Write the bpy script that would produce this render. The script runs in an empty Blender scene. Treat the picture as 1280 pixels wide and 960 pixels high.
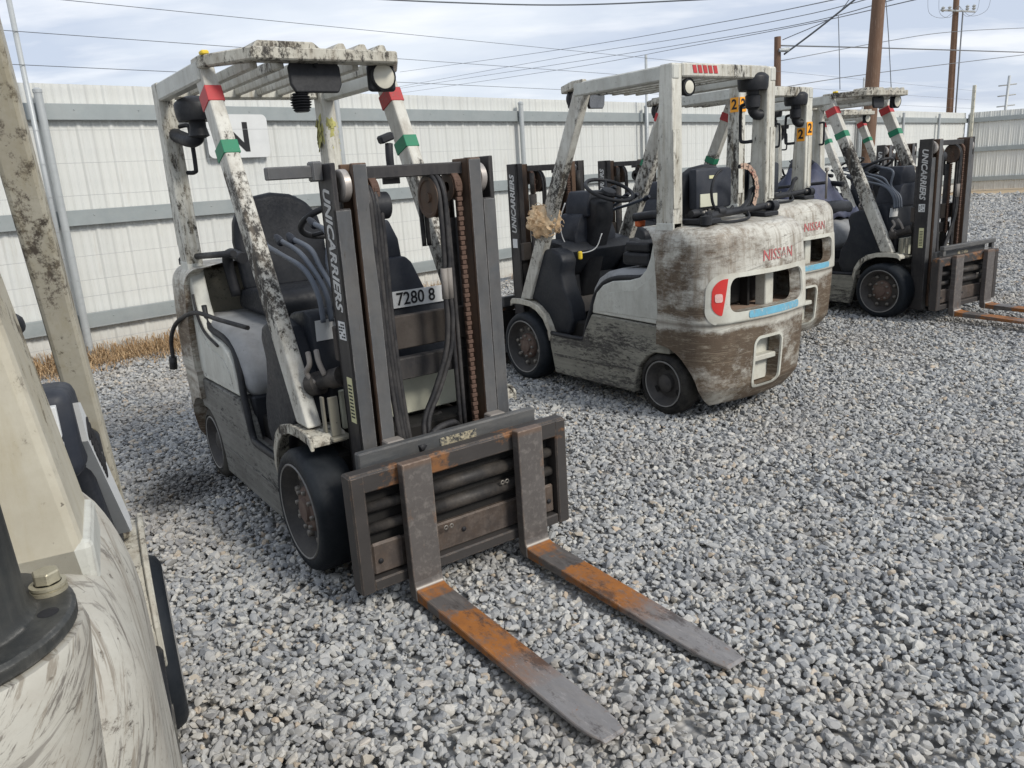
import bpy, bmesh, math, random
import numpy as np
from mathutils import Vector, Matrix
R = math.radians
random.seed(7); RNG = np.random.default_rng(11)
scn = bpy.context.scene
COL = scn.collection

# ------------------------------------------------------------------ materials
class NB:
    def __init__(s, name):
        s.m = bpy.data.materials.new(name); s.m.use_nodes = True
        s.t = s.m.node_tree; s.t.nodes.clear()
        s.out = s.n('ShaderNodeOutputMaterial'); s.b = s.n('ShaderNodeBsdfPrincipled')
        s.l(s.b.outputs[0], s.out.inputs[0]); s.co = None
    def n(s, k, **kw):
        x = s.t.nodes.new(k)
        for a, v in kw.items(): setattr(x, a, v)
        return x
    def l(s, a, b): s.t.links.new(a, b)
    def set(s, sock, v):
        if isinstance(v, bpy.types.NodeSocket): s.l(v, sock)
        elif isinstance(v, (tuple, list)) and len(v) == 3 and sock.type == 'RGBA': sock.default_value = (*v, 1)
        else: sock.default_value = v
    def coord(s):
        if s.co is None:
            tc = s.n('ShaderNodeTexCoord'); oi = s.n('ShaderNodeObjectInfo')
            m = s.n('ShaderNodeMath', operation='MULTIPLY'); s.l(oi.outputs['Random'], m.inputs[0]); m.inputs[1].default_value = 37.0
            a = s.n('ShaderNodeVectorMath', operation='ADD'); s.l(tc.outputs['Object'], a.inputs[0]); s.l(m.outputs[0], a.inputs[1])
            s.co = a.outputs[0]; s.raw = tc.outputs['Object']
        return s.co
    def noise(s, scale, detail=4, rough=.6, st=(1, 1, 1), off=0., dist=0., rot=None):
        mp = s.n('ShaderNodeMapping'); s.l(s.coord(), mp.inputs[0])
        mp.inputs['Scale'].default_value = st; mp.inputs['Location'].default_value = (off, off * .7, off * 1.3)
        src_ = mp.outputs[0]
        if rot:
            m0 = s.n('ShaderNodeMapping'); s.l(s.coord(), m0.inputs[0]); m0.inputs['Rotation'].default_value = rot; s.l(m0.outputs[0], mp.inputs[0])
        x = s.n('ShaderNodeTexNoise'); s.l(src_, x.inputs['Vector'])
        x.inputs['Scale'].default_value = scale; x.inputs['Detail'].default_value = detail; x.inputs['Roughness'].default_value = rough
        x.inputs['Distortion'].default_value = dist
        return x.outputs[0]
    def ramp(s, f, lo, hi, a=0., b=1.):
        x = s.n('ShaderNodeMapRange'); x.clamp = True
        s.set(x.inputs[0], f); x.inputs[1].default_value = lo; x.inputs[2].default_value = hi; x.inputs[3].default_value = a; x.inputs[4].default_value = b
        return x.outputs[0]
    def math(s, op, a, b=0.):
        x = s.n('ShaderNodeMath', operation=op); s.set(x.inputs[0], a); s.set(x.inputs[1], b); return x.outputs[0]
    def mix(s, f, a, b):
        x = s.n('ShaderNodeMix', data_type='RGBA'); s.set(x.inputs[0], f); s.set(x.inputs[6], a); s.set(x.inputs[7], b); return x.outputs[2]
    def xyz(s, raw=True):
        s.coord(); x = s.n('ShaderNodeSeparateXYZ'); s.l(s.raw if raw else s.co, x.inputs[0]); return x.outputs
    def edge(s, rad=.006, lo=.03, hi=.16, cut=(.42, .58)):
        bv = s.n('ShaderNodeBevel'); bv.samples = 4; bv.inputs[0].default_value = rad; g = s.n('ShaderNodeNewGeometry')
        d = s.n('ShaderNodeVectorMath', operation='DOT_PRODUCT'); s.l(bv.outputs[0], d.inputs[0]); s.l(g.outputs['Normal'], d.inputs[1])
        e = s.ramp(s.math('SUBTRACT', 1.0, d.outputs['Value']), lo, hi)
        return s.math('MULTIPLY', e, s.ramp(s.noise(17, 6, .75, off=44), cut[0], cut[1]))
    def bump(s, h, strength=.3, dist=.01):
        x = s.n('ShaderNodeBump'); s.set(x.inputs['Height'], h); x.inputs['Strength'].default_value = strength; x.inputs['Distance'].default_value = dist
        s.l(x.outputs[0], s.b.inputs['Normal'])
    def done(s, col, rough=.6, metal=0., spec=.28):
        s.set(s.b.inputs['Base Color'], col); s.set(s.b.inputs['Roughness'], rough); s.set(s.b.inputs['Metallic'], metal)
        s.b.inputs['Specular IOR Level'].default_value = spec
        return s.m

def worn(name, base, under, chip=.62, chip_scale=9, st=(1, 1, 1), grime=.4, streak=None, grimecol=(.10, .085, .065), rough=.5, dust=None, fine=.56, bump=.25, metal=0., edge=None, zwin=None, scratch=None):
    k = NB(name)
    c = k.mix(k.ramp(k.noise(2.2, 3), .35, .7), base, tuple(x * .82 for x in base))
    g = k.ramp(k.noise(6, 6, .7, (1, 1, 1), 3.1), .42, .75, 0, grime)
    c = k.mix(g, c, grimecol)
    big = k.noise(chip_scale * .28, 3, .55, st, 7.7)
    fin = k.noise(chip_scale * 3.6, 9, .80, st, 1.3)
    s = k.math('ADD', k.math('MULTIPLY', big, .38), k.math('MULTIPLY', fin, .62))
    if zwin: 
        zz_ = k.xyz()[2]; s = k.math('ADD', s, k.math('SUBTRACT', k.math('MULTIPLY', k.math('MULTIPLY', k.ramp(zz_, zwin[0] - .15, zwin[0] + .1), k.ramp(zz_, zwin[1] - .06, zwin[1] + .03, 1, 0)), zwin[2]), zwin[3]))
    halo = k.ramp(s, chip - .075, chip + .01, 0, .38)
    c = k.mix(halo, c, tuple(.5 * a + .5 * b_ for a, b_ in zip(base, grimecol)))
    ch = k.ramp(s, chip - .010, chip + .045)
    sp = k.ramp(k.noise(chip_scale * 9, 3, .6, st, 9.2), .70, .74, 0, .75)
    ch = k.math('MAXIMUM', ch, sp)
    uc = k.mix(k.ramp(k.noise(14, 3), .4, .65), under, tuple(x * .45 for x in under))
    c = k.mix(ch, c, uc)
    if streak:
        sst, scol, samt = streak
        c = k.mix(k.ramp(k.noise(11, 6, .75, sst, 15), .46, .70, 0, samt), c, scol)
    if dust:
        c = k.mix(k.ramp(k.noise(3.3, 5, .7, off=5), .4, .8, 0, .5), c, dust)
    if scratch:
        for i_, (rt_, am_) in enumerate(scratch):
            c = k.mix(k.ramp(k.noise(16, 7, .72, (.12, .12 if rt_[0] == 0 else 1.0, 5.0), 50 + 9 * i_, rot=rt_), .56, .62, 0, am_), c, (.13, .115, .10) if i_ % 2 == 0 else (.22, .19, .15))
    if edge: c = k.mix(k.edge(), c, edge)
    r = k.ramp(ch, 0, 1, rough, min(1, rough + .3))
    k.bump(k.math('SUBTRACT', k.math('MULTIPLY', fin, .3), ch), bump, .004)
    return k.done(c, r, metal)

def plain(name, base, rough=.6, var=.3, scale=12, dust=None, dustamt=.35, metal=0., bump=.12, spec=.28):
    k = NB(name)
    c = k.mix(k.noise(scale, 5, .7), tuple(x * (1 + var) for x in base), tuple(x * (1 - var) for x in base))
    if dust:
        c = k.mix(k.ramp(k.noise(scale * .45, 7, .75, off=4), .42, .72, 0, dustamt), c, dust)
    n2 = k.noise(scale * 9, 3, .6, off=2)
    k.bump(n2, bump, .003)
    return k.done(c, k.ramp(n2, .2, .8, max(.05, rough - .12), min(1, rough + .15)), metal, spec)

M = {}
CREAM = (.65, .64, .57); DARK = (.055, .05, .045); BROWN = (.17, .125, .085)
M['paint'] = worn('worn_white_paint', CREAM, DARK, .55, 8, (1, 1, .40), .40, ((2.5, 2.5, .12), (.26, .22, .15), .75), edge=(.09, .075, .06))
M['paint_scuffed'] = worn('scuffed_white_paint', (.58, .56, .48), DARK, .525, 9, (1, 1, .6), .45, ((2, 2, .2), (.24, .20, .15), .6), grimecol=(.18, .15, .11), edge=(.08, .07, .06))
M['pillar_paint'] = worn('chipped_white_pillar_paint', (.63, .62, .56), (.06, .055, .05), .56, 10, (1, 1, .7), .45, ((2, 2, .2), (.24, .20, .15), .5), grimecol=(.18, .15, .11), edge=(.08, .07, .06), zwin=(1.0, 1.66, .078, .01))
M['paint_clean'] = worn('plain_white_paint', (.62, .625, .57), DARK, .60, 9, (1, 1, 1), .30, ((1.2, 1, .35), (.33, .31, .26), .45), bump=.12, edge=(.16, .14, .12))
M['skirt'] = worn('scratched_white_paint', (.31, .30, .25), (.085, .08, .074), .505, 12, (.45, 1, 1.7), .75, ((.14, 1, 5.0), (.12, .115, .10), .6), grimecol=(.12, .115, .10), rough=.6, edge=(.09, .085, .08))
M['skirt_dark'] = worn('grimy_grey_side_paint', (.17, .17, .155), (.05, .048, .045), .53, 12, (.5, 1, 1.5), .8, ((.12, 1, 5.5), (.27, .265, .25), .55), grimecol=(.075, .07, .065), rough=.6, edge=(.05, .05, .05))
M['cw'] = None
def cw_mat():
    k = NB('rust_brown_worn_counterweight_paint'); z = k.xyz()[2]
    base = k.mix(k.ramp(k.noise(3, 3), .35, .7), (.57, .56, .50), (.44, .42, .37))
    br = k.mix(k.noise(7, 7, .8, (1, 1, 1.2)), (.15, .108, .072), (.055, .042, .032))
    zf = k.ramp(z, .62, 1.16, .085, -.03)
    band = k.math('MULTIPLY', k.ramp(z, .56, .60), k.ramp(z, .64, .69, 1, 0))
    zf = k.math('SUBTRACT', zf, k.math('MULTIPLY', band, .17))
    n1 = k.noise(2.0, 5, .6, (1, 1, 1.6), 3); n2 = k.noise(14, 10, .82, (.75, .75, 1.35), 5)
    s = k.math('ADD', k.math('ADD', k.math('MULTIPLY', n1, .56), k.math('MULTIPLY', n2, .44)), zf)
    f = k.ramp(s, .48, .59)
    c = k.mix(f, base, br)
    sc = k.ramp(k.noise(20, 8, .82, (.3, .3, 2.6), 8), .59, .64, 0, .7)
    c = k.mix(k.math('MULTIPLY', sc, k.math('SUBTRACT', 1.0, f)), c, (.05, .04, .035))
    c = k.mix(k.math('MULTIPLY', k.ramp(k.noise(22, 10, .84, (.35, .35, 2.2), 12), .53, .62, 0, .6), f), c, (.40, .36, .28))
    c = k.mix(k.ramp(k.noise(1.6, 3, .6, (1, 1, 1.4), 30), .5, .7, 0, .35), c, (.13, .095, .065))
    c = k.mix(k.math('MULTIPLY', k.ramp(k.noise(9, 7, .75, (2.2, 2.2, .22), 33), .48, .66, 0, .8), k.ramp(z, .55, .9, .35, 1)), c, (.17, .13, .09))
    for i_, (rt_, am_) in enumerate((((0, 0, 0), .6), ((.15, .05, 0), .5))):
        c = k.mix(k.ramp(k.noise(18, 7, .72, (.14, .14, 5.5), 60 + 7 * i_, rot=rt_), .57, .62, 0, am_ * .8), c, (.05, .04, .032) if i_ else (.30, .25, .19))
    c = k.mix(k.ramp(k.math('ABSOLUTE', k.math('SUBTRACT', z, .615), 0.), 0, .02, .6, 0), c, (.10, .075, .055))
    c = k.mix(k.edge(.012), c, (.11, .08, .06))
    k.bump(k.math('SUBTRACT', k.math('MULTIPLY', n2, .5), f), .35, .005)
    return k.done(c, k.ramp(f, 0, 1, .42, .55))
M['cw'] = cw_mat()
M['cw_scraped'] = worn('scraped_counterweight_paint', (.48, .465, .41), (.10, .085, .07), .565, 12, (.6, .6, 1.3), .5, ((.8, .8, .8), (.33, .29, .24), .5), grimecol=(.27, .24, .19), scratch=(((.6, .5, 0), .85), ((.9, .3, .2), .75), ((-.3, .7, .4), .6), ((.6, .55, .1), .8)))
M['paint_peeled'] = worn('peeled_cream_paint', (.52, .49, .40), (.12, .10, .08), .54, 9, (1, 1, .8), .5, ((1.5, 1.5, .3), (.36, .31, .20), .6), grimecol=(.26, .22, .15))
M['cw_frame'] = worn('cream_frame_paint', (.60, .60, .53), (.12, .09, .065), .60, 10, (1, 1, 1), .45, grimecol=(.25, .19, .13))
M['bulk'] = worn('dirty_beige_wall', (.27, .255, .205), (.07, .06, .05), .56, 7, (1, 1, 1), .5)
M['black_plastic'] = plain('black_plastic', (.013, .014, .017), .5, .3, 10, (.10, .10, .10), .25)
M['navy_plastic'] = plain('dark_blue_grey_plastic', (.021, .025, .035), .5, .2, 6, (.13, .13, .13), .28)
M['cowl'] = plain('dusty_dark_plastic', (.015, .018, .024), .5, .3, 7, (.11, .105, .10), .26)
M['hood'] = worn('dusty_grey_engine_cover', (.33, .34, .35), (.05, .05, .055), .60, 6, (1, 1, 1), .55, grimecol=(.07, .07, .07), rough=.55, dust=(.30, .29, .27))
M['seat'] = plain('black_vinyl', (.011, .013, .017), .5, .3, 7, (.08, .08, .085), .3, bump=.3)
M['mast'] = worn('dark_mast_paint', (.023, .0225, .025), (.035, .028, .024), .60, 12, (1, 1, .3), .3, grimecol=(.12, .105, .09), rough=.5, dust=(.09, .085, .08), edge=(.17, .16, .15), streak=((3, 3, .25), (.075, .07, .066), .4))
M['mast_light'] = worn('rubbed_grey_mast_steel', (.082, .087, .093), (.05, .045, .04), .60, 12, (1, 1, .25), .3, grimecol=(.10, .08, .065), rough=.42, dust=(.19, .18, .165), edge=(.26, .25, .24), streak=((2, 2, .5), (.055, .053, .052), .55))
M['mast_rust'] = worn('brown_greased_mast_steel', (.075, .055, .044), (.03, .022, .018), .58, 8, (1, 1, .18), .5, grimecol=(.20, .11, .055), rough=.5, edge=(.22, .14, .10), streak=((3, 3, .07), (.17, .095, .055), .55))
M['greyblue'] = worn('grey_blue_carriage_paint', (.07, .074, .078), (.05, .042, .036), .60, 12, (1, .5, 1), .3, rough=.5, dust=(.16, .15, .135), edge=(.25, .22, .19), streak=((2, .3, 2), (.15, .15, .145), .6))
M['steel'] = worn('bare_brown_steel', (.085, .072, .065), (.05, .04, .034), .59, 12, (1, 1, .4), .35, grimecol=(.20, .13, .08), rough=.45, metal=.25, edge=(.26, .21, .17), streak=((.3, 2, 2), (.18, .15, .13), .6))
M['pipe'] = plain('dark_cylinder_steel', (.035, .033, .032), .55, .35, 22, (.14, .12, .10), .55, metal=.2)
M['tyre'] = plain('tyre_rubber', (.011, .014, .018), .55, .25, 9, (.07, .075, .08), .22, spec=.2)
M['tyre_dusty'] = plain('dusty_tyre_rubber', (.014, .0135, .0135), .7, .2, 9, (.13, .12, .10), .5, spec=.3)
M['rim'] = plain('grimy_wheel_rim', (.045, .043, .042), .6, .35, 14, (.13, .115, .10), .5)
M['rim_line'] = plain('worn_rim_edge', (.20, .195, .185), .5, .5, 20)
M['hub'] = plain('rusty_hub', (.11, .075, .062), .7, .4, 20, (.22, .18, .14), .5)
M['bolt'] = plain('dull_steel_bolt', (.20, .185, .165), .45, .3, 30, metal=.4)
M['brass'] = plain('dull_zinc_bolt', (.42, .39, .29), .45, .35, 60, (.25, .22, .16), .5, metal=.5)
M['chrome'] = plain('polished_roller', (.42, .39, .36), .4, .4, 26, (.16, .12, .10), .5, metal=.5)
M['hose'] = plain('black_rubber_hose', (.018, .018, .020), .55, .4, 16, (.13, .12, .11), .5)
M['lever'] = plain('blue_grey_lever', (.11, .125, .15), .4, .2, 20)
M['chain'] = plain('rusty_chain', (.105, .064, .048), .8, .5, 60, (.08, .05, .035), .6)
M['cream_plate'] = worn('cream_steel_plate', (.60, .60, .48), (.20, .17, .12), .66, 8, (1, 1, 1), .25)
M['ragged'] = worn('ragged_old_sticker', (.52, .46, .32), (.075, .078, .08), .50, 14, (1, 1, 1), .5)
M['mast_dull'] = plain('greasy_brown_grey_plate', (.055, .046, .040), .75, .35, 14, (.10, .09, .08), .5)
M['buckle'] = plain('red_orange_plastic', (.60, .13, .04), .5, .2)
M['red'] = worn('red_tape', (.50, .05, .055), (.30, .20, .18), .60, 16, (1, 1, 1), .35)
M['pinkish'] = plain('faded_sticker', (.66, .42, .38), .5, .5, 60)
M['lampred'] = worn('red_reflector', (.60, .04, .035), (.35, .15, .12), .64, 20, (1, 1, 1), .3, rough=.3)
M['green'] = worn('green_tape', (.02, .22, .115), (.20, .26, .22), .60, 16, (1, 1, 1), .35)
M['orange'] = plain('orange_sticker', (.85, .36, .03), .45, .1)
M['yellow'] = plain('yellow_tag', (.72, .52, .05), .5, .15)
M['blue'] = worn('faded_blue_strip', (.17, .46, .62), (.48, .55, .55), .54, 14, (1, 1, 1), .2)
M['white'] = plain('white_label', (.66, .67, .66), .45, .12, 20)
M['ylabel'] = plain('pale_yellow_label', (.62, .60, .36), .5, .15, 20)
M['ink'] = plain('black_ink', (.02, .02, .022), .6, .1)
M['letters'] = worn('worn_white_letters', (.62, .62, .60), (.07, .07, .07), .575, 30, (1, 1, 1), .35, grimecol=(.2, .2, .2))
M['redink'] = worn('worn_red_letters', (.50, .12, .12), (.46, .42, .37), .50, 34, (1, 1, 1), .1)
M['glass'] = plain('ribbed_lamp_glass', (.58, .56, .47), .2, .1, 30)
M['mirror'] = plain('mirror_glass', (.35, .37, .40), .08, .05, 5, metal=.9)
M['interior'] = plain('dark_engine_bay', (.016, .015, .014), .8, .4, 20)
M['grey_inner'] = plain('grey_inner_wall', (.16, .155, .14), .7, .3, 9)
M['tan_inner'] = plain('brown_dusty_ledge', (.28, .20, .15), .8, .3, 14)
M['floor'] = plain('dusty_rubber_floor', (.085, .078, .072), .85, .3, 12, (.18, .16, .14), .5)
M['pad'] = plain('grey_guide_pad', (.22, .2, .18), .6, .3)

def fork_mat():
    k = NB('rusty_fork_steel'); o = k.xyz(); x, z = o[0], o[2]
    steel = k.mix(k.noise(9, 6, .7, (.4, 1, 1)), (.150, .138, .130), (.070, .062, .058))
    steel = k.mix(k.math('MULTIPLY', k.ramp(x, 1.05, 1.35), k.ramp(z, .06, .075, 1, 0)), steel, k.mix(k.noise(14, 7, .8, (.4, 1, 1), 40), (.33, .32, .315), (.10, .095, .095)))
    steel = k.mix(k.ramp(k.noise(40, 4, .6, (.2, 1, 1), 3), .5, .7, 0, .5), steel, (.24, .22, .20))
    rust = k.mix(k.noise(18, 6, .75), (.44, .17, .035), (.17, .07, .03))
    nz = k.noise(5, 6, .7, (1, 1, 1), 2)
    heel = k.math('MULTIPLY', k.ramp(x, .578, .585), k.ramp(x, .655, .665, 1, 0))
    xm = k.math('ADD', x, k.math('MULTIPLY', k.math('SUBTRACT', nz, .5), .35))
    mid = k.math('MULTIPLY', k.ramp(xm, .78, .81), k.ramp(xm, 1.12, 1.30, 1, 0))
    spot = k.ramp(k.noise(7, 5, .7, (1, 1, 1), 8), .62, .66)
    f = k.math('MULTIPLY', k.math('MAXIMUM', k.math('MAXIMUM', heel, mid), k.math('MULTIPLY', spot, k.ramp(x, .6, .65))), k.ramp(z, .06, .075, 1, 0))
    f = k.math('MULTIPLY', f, k.ramp(k.noise(16, 8, .82, (.6, 1, 1), off=6), .38, .54, .12, 1))
    top = k.math('MULTIPLY', k.ramp(z, .535, .55), .35)
    edge = k.ramp(k.noise(12, 5, .7, (1, 1, .5), 11), .60, .68, 0, .45)
    c = k.mix(k.math('MAXIMUM', top, edge), steel, (.22, .12, .065))
    c = k.mix(f, c, rust)
    c = k.mix(k.math('MULTIPLY', k.ramp(k.noise(11, 8, .8, (.5, 1, 1), 21), .52, .60, 0, .7), k.ramp(x, .70, .75)), c, (.045, .035, .032))
    c = k.mix(k.math('MULTIPLY', k.ramp(k.noise(60, 5, .8, (.25, 1, 1), 25), .58, .64, 0, .5), k.ramp(x, 1.0, 1.1)), c, (.34, .32, .31))
    wh = k.math('MULTIPLY', k.ramp(k.math('ABSOLUTE', k.math('SUBTRACT', x, .579), 0.), 0, .006, 1, 0), k.ramp(z, .07, .08, 1, 0))
    c = k.mix(k.math('MULTIPLY', wh, .7), c, (.6, .56, .5))
    c = k.mix(k.edge(), c, (.36, .27, .20))
    k.bump(k.noise(35, 6, .75, (.5, 1, 1)), .35, .003)
    return k.done(c, k.ramp(f, 0, 1, .48, .85), .15)
M['fork'] = fork_mat()
def frame_mat():
    k = NB('worn_side_shifter_steel'); z = k.xyz()[2]
    c = k.mix(k.noise(8, 6, .7, (1, .5, 1)), (.075, .068, .064), (.032, .030, .029))
    n = k.noise(5, 5, .7, (1, .8, 1), 4)
    f = k.math('MULTIPLY', k.ramp(z, .46, .475), k.ramp(n, .52, .60))
    c = k.mix(f, c, k.mix(k.noise(20, 4), (.30, .135, .05), (.15, .075, .038)))
    c = k.mix(k.edge(), c, (.27, .20, .15))
    k.bump(k.noise(40, 5, .7), .25, .003)
    return k.done(c, .55, .15)
M['shifter'] = frame_mat()

# ------------------------------------------------------------------ geometry helpers
def link(name, bm, mat, parent=None, smooth=False, angle=None):
    me = bpy.data.meshes.new(name); bmesh.ops.recalc_face_normals(bm, faces=bm.faces[:]) if len(bm.faces) < 60000 else None
    bm.to_mesh(me); bm.free()
    mats = mat if isinstance(mat, (list, tuple)) else [mat]
    for m in mats: me.materials.append(M[m] if isinstance(m, str) else m)
    if smooth:
        me.polygons.foreach_set('use_smooth', [True] * len(me.polygons))
        try: me.set_sharp_from_angle(angle=R(angle or 35))
        except Exception: pass
    o = bpy.data.objects.new(name, me); COL.objects.link(o)
    if parent: o.parent = parent
    return o
def BM(): return bmesh.new()
def box(bm, x0, x1, y0, y1, z0, z1, bev=.004, mi=0, M4=None, seg=1):
    t = bmesh.new(); bmesh.ops.create_cube(t, size=1)
    for v in t.verts: v.co = Vector(((x0 + x1) / 2 + v.co.x * (x1 - x0), (y0 + y1) / 2 + v.co.y * (y1 - y0), (z0 + z1) / 2 + v.co.z * (z1 - z0)))
    if bev: bmesh.ops.bevel(t, geom=t.edges[:], offset=min(bev, .45 * min(abs(x1 - x0), abs(y1 - y0), abs(z1 - z0))), segments=seg, affect='EDGES', profile=.5)
    merge(bm, t, M4, mi)
def merge(bm, t, M4=None, mi=0):
    if M4 is not None: bmesh.ops.transform(t, matrix=M4, verts=t.verts[:])
    vm = {v: bm.verts.new(v.co) for v in t.verts}
    for f in t.faces:
        try:
            g = bm.faces.new([vm[v] for v in f.verts]); g.material_index = mi; g.smooth = f.smooth
        except ValueError: pass
    t.free()
def prism(bm, prof, a0, a1, axis='y', bev=.004, mi=0, M4=None, seg=1):
    """extrude a 2D profile (the other two axes, in xyz order) from a0 to a1 along axis"""
    t = bmesh.new()
    def P(p, a):
        return {'y': (p[0], a, p[1]), 'x': (a, p[0], p[1]), 'z': (p[0], p[1], a)}[axis]
    A = [t.verts.new(P(p, a0)) for p in prof]; B = [t.verts.new(P(p, a1)) for p in prof]
    n = len(prof); t.faces.new(A); t.faces.new(B[::-1])
    for i in range(n): t.faces.new([A[i], B[i], B[(i + 1) % n], A[(i + 1) % n]])
    bmesh.ops.recalc_face_normals(t, faces=t.faces[:])
    if bev:
        ed = [e for e in t.edges if len(e.link_faces) == 2 and e.calc_face_angle(0) > R(25)]
        bmesh.ops.bevel(t, geom=ed, offset=bev, segments=seg, affect='EDGES', profile=.5, clamp_overlap=True)
    merge(bm, t, M4, mi)
def catmull(pts, n=6):
    P = [Vector(p) for p in pts]; P = [P[0] * 2 - P[1]] + P + [P[-1] * 2 - P[-2]]; o = []
    for i in range(1, len(P) - 2):
        for k in range(n):
            t = k / n
            o.append(.5 * ((2 * P[i]) + (-P[i - 1] + P[i + 1]) * t + (2 * P[i - 1] - 5 * P[i] + 4 * P[i + 1] - P[i + 2]) * t * t + (-P[i - 1] + 3 * P[i] - 3 * P[i + 1] + P[i + 2]) * t ** 3))
    o.append(P[-2]); return o
def tube(bm, pts, r, seg=8, smooth=True, n=6, mi=0, closed=False, caps=True):
    P = catmull(pts, n) if smooth and len(pts) > 2 else [Vector(p) for p in pts]
    rings = []; up = None
    for i, p in enumerate(P):
        d = (P[min(i + 1, len(P) - 1)] - P[max(i - 1, 0)]).normalized()
        if up is None: up = Vector((0, 0, 1)) if abs(d.z) < .9 else Vector((1, 0, 0))
        up = (up - d * up.dot(d)); up.normalize(); s = d.cross(up)
        rr = r(i / (len(P) - 1)) if callable(r) else r
        rings.append([bm.verts.new(p + (up * math.cos(a) + s * math.sin(a)) * rr) for a in [2 * math.pi * k / seg for k in range(seg)]])
    for a, b in zip(rings[:-1], rings[1:]):
        for k in range(seg):
            f = bm.faces.new([a[k], a[(k + 1) % seg], b[(k + 1) % seg], b[k]]); f.smooth = True; f.material_index = mi
    if caps:
        for q in (rings[0][::-1], rings[-1]): f = bm.faces.new(q); f.material_index = mi
def lathe(bm, prof, c, axis='y', seg=36, mi=0, sgn=1, arc=None):
    """prof: list of (offset along axis, radius)"""
    rings = []
    ax = 'xyz'.index(axis); o = [i for i in range(3) if i != ax]
    for a, r in prof:
        if r < 1e-5:
            p = [0, 0, 0]; p[ax] = c[ax] + a * sgn; p[o[0]] = c[o[0]]; p[o[1]] = c[o[1]]
            rings.append([bm.verts.new(p)]); continue
        ring = []
        for k in range(seg):
            t = 2 * math.pi * k / seg; p = [0, 0, 0]
            p[ax] = c[ax] + a * sgn; p[o[0]] = c[o[0]] + r * math.cos(t); p[o[1]] = c[o[1]] + r * math.sin(t)
            ring.append(bm.verts.new(p))
        rings.append(ring)
    for a, b in zip(rings[:-1], rings[1:]):
        for k in range(seg):
            q = [a[k % len(a)], a[(k + 1) % len(a)], b[(k + 1) % len(b)], b[k % len(b)]]
            u = []
            for v in q:
                if v not in u: u.append(v)
            if len(u) > 2:
                f = bm.faces.new(u); f.smooth = True; f.material_index = mi
def empty(name, label, cat, loc, rz=0, group=None):
    o = bpy.data.objects.new(name, None); COL.objects.link(o); o.location = loc; o.rotation_euler = (0, 0, rz); o.empty_display_size = .2
    o['label'] = label; o['category'] = cat
    if group: o['group'] = group
    return o
def tag(o, label=None, cat=None, group=None, kind=None):
    if label: o['label'] = label
    if cat: o['category'] = cat
    if group: o['group'] = group
    if kind: o['kind'] = kind
    return o
DEP = None
def text(name, s, size, right, up, origin, mat, parent, center=False, bold=.0, shear=0., ext=.0008, sx=1.):
    cu = bpy.data.curves.new(name, 'FONT'); cu.body = s; cu.size = size; cu.extrude = ext; cu.offset = bold; cu.shear = shear; cu.resolution_u = 3
    if center: cu.align_x = 'CENTER'; cu.align_y = 'CENTER'
    t = bpy.data.objects.new('tmp', cu); COL.objects.link(t)
    bpy.context.view_layer.update()
    me = bpy.data.meshes.new_from_object(t.evaluated_get(bpy.context.evaluated_depsgraph_get()))
    bpy.data.objects.remove(t); bpy.data.curves.remove(cu)
    me.name = name; r = Vector(right).normalized(); u = Vector(up).normalized(); n = r.cross(u)
    mt = Matrix(((r.x * sx, u.x, n.x, origin[0]), (r.y * sx, u.y, n.y, origin[1]), (r.z * sx, u.z, n.z, origin[2]), (0, 0, 0, 1)))
    me.transform(mt); me.materials.clear(); me.materials.append(M[mat])
    o = bpy.data.objects.new(name, me); COL.objects.link(o); o.parent = parent
    return o
def lathe_obj(name, prof, c, mat, parent, axis='y', seg=36, sgn=1):
    b = BM(); lathe(b, prof, c, axis, seg, 0, sgn); return link(name, b, mat, parent, True, 40)
def copy_tree(o, parent=None):
    c = o.copy(); COL.objects.link(c); c.parent = parent
    for ch in list(o.children): copy_tree(ch, c)
    return c

# ------------------------------------------------------------------ the forklift (x forward, y left, z up, origin under the front axle)
CWT = 1.19
def cw_out(u, z):
    """counterweight skin: u = signed arc length from the rear centre (+ to the left), z height"""
    t = (z - .10) / (CWT - .10)
    bulge = .035 * math.sin(math.pi * min(1, max(0, t * 1.02)))
    if z > .625: bulge += .012
    hw = .505 + bulge * .25; xr = -1.845 - bulge
    if z > 1.08:
        q = (z - 1.08) / (CWT - 1.08); d = .085 * (1 - math.sqrt(max(0, 1 - q * q))); hw -= d * .7; xr += d
    if z < .22:
        d = .07 * ((.22 - z) / .12) ** 1.3; xr += d; hw -= d * .3
    rc = .20; s = 1 if u >= 0 else -1; a = abs(u); fl = hw - rc; arc = rc * math.pi / 2
    sag = .035 * (1 - (min(a, fl) / fl) ** 2)
    if a < fl: return Vector((xr + .035 - sag, s * a, z)), Vector((-1, 0, 0))
    if a < fl + arc:
        th = (a - fl) / rc; return Vector((xr + .035 + rc - rc * math.cos(th), s * (fl + rc * math.sin(th)), z)), Vector((-math.cos(th), s * math.sin(th), 0))
    return Vector((xr + .035 + rc + (a - fl - arc), s * hw, z)), Vector((0, s, 0))
def rr(u, z, cu, cz, w, h, r):
    dx = abs(u - cu) - w / 2 + r; dz = abs(z - cz) - h / 2 + r
    return math.hypot(max(dx, 0), max(dz, 0)) + min(max(dx, dz), 0) - r
def skew(u, z): return z
def sd_grille(u, z): return rr(u * (1 + .18 * (z - .79)), z, 0, .79, .70, .205, .06)
def sd_frame(u, z): return rr(u * (1 + .16 * (z - .79)), z, 0, .770, 1.0, .300, .10)
def sd_pocket(u, z): return rr(u, z, 0, .345, .25, .30, .045)
def sd_pocket_rim(u, z): return rr(u, z, 0, .345, .285, .335, .06)
def sd_arch(u, z):
    p, _ = cw_out(u, z); 
    return max(math.hypot(p.x + 1.425, (z - .17)) - .30, .3 - abs(u)) if abs(p.y) > .3 else 1
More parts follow.
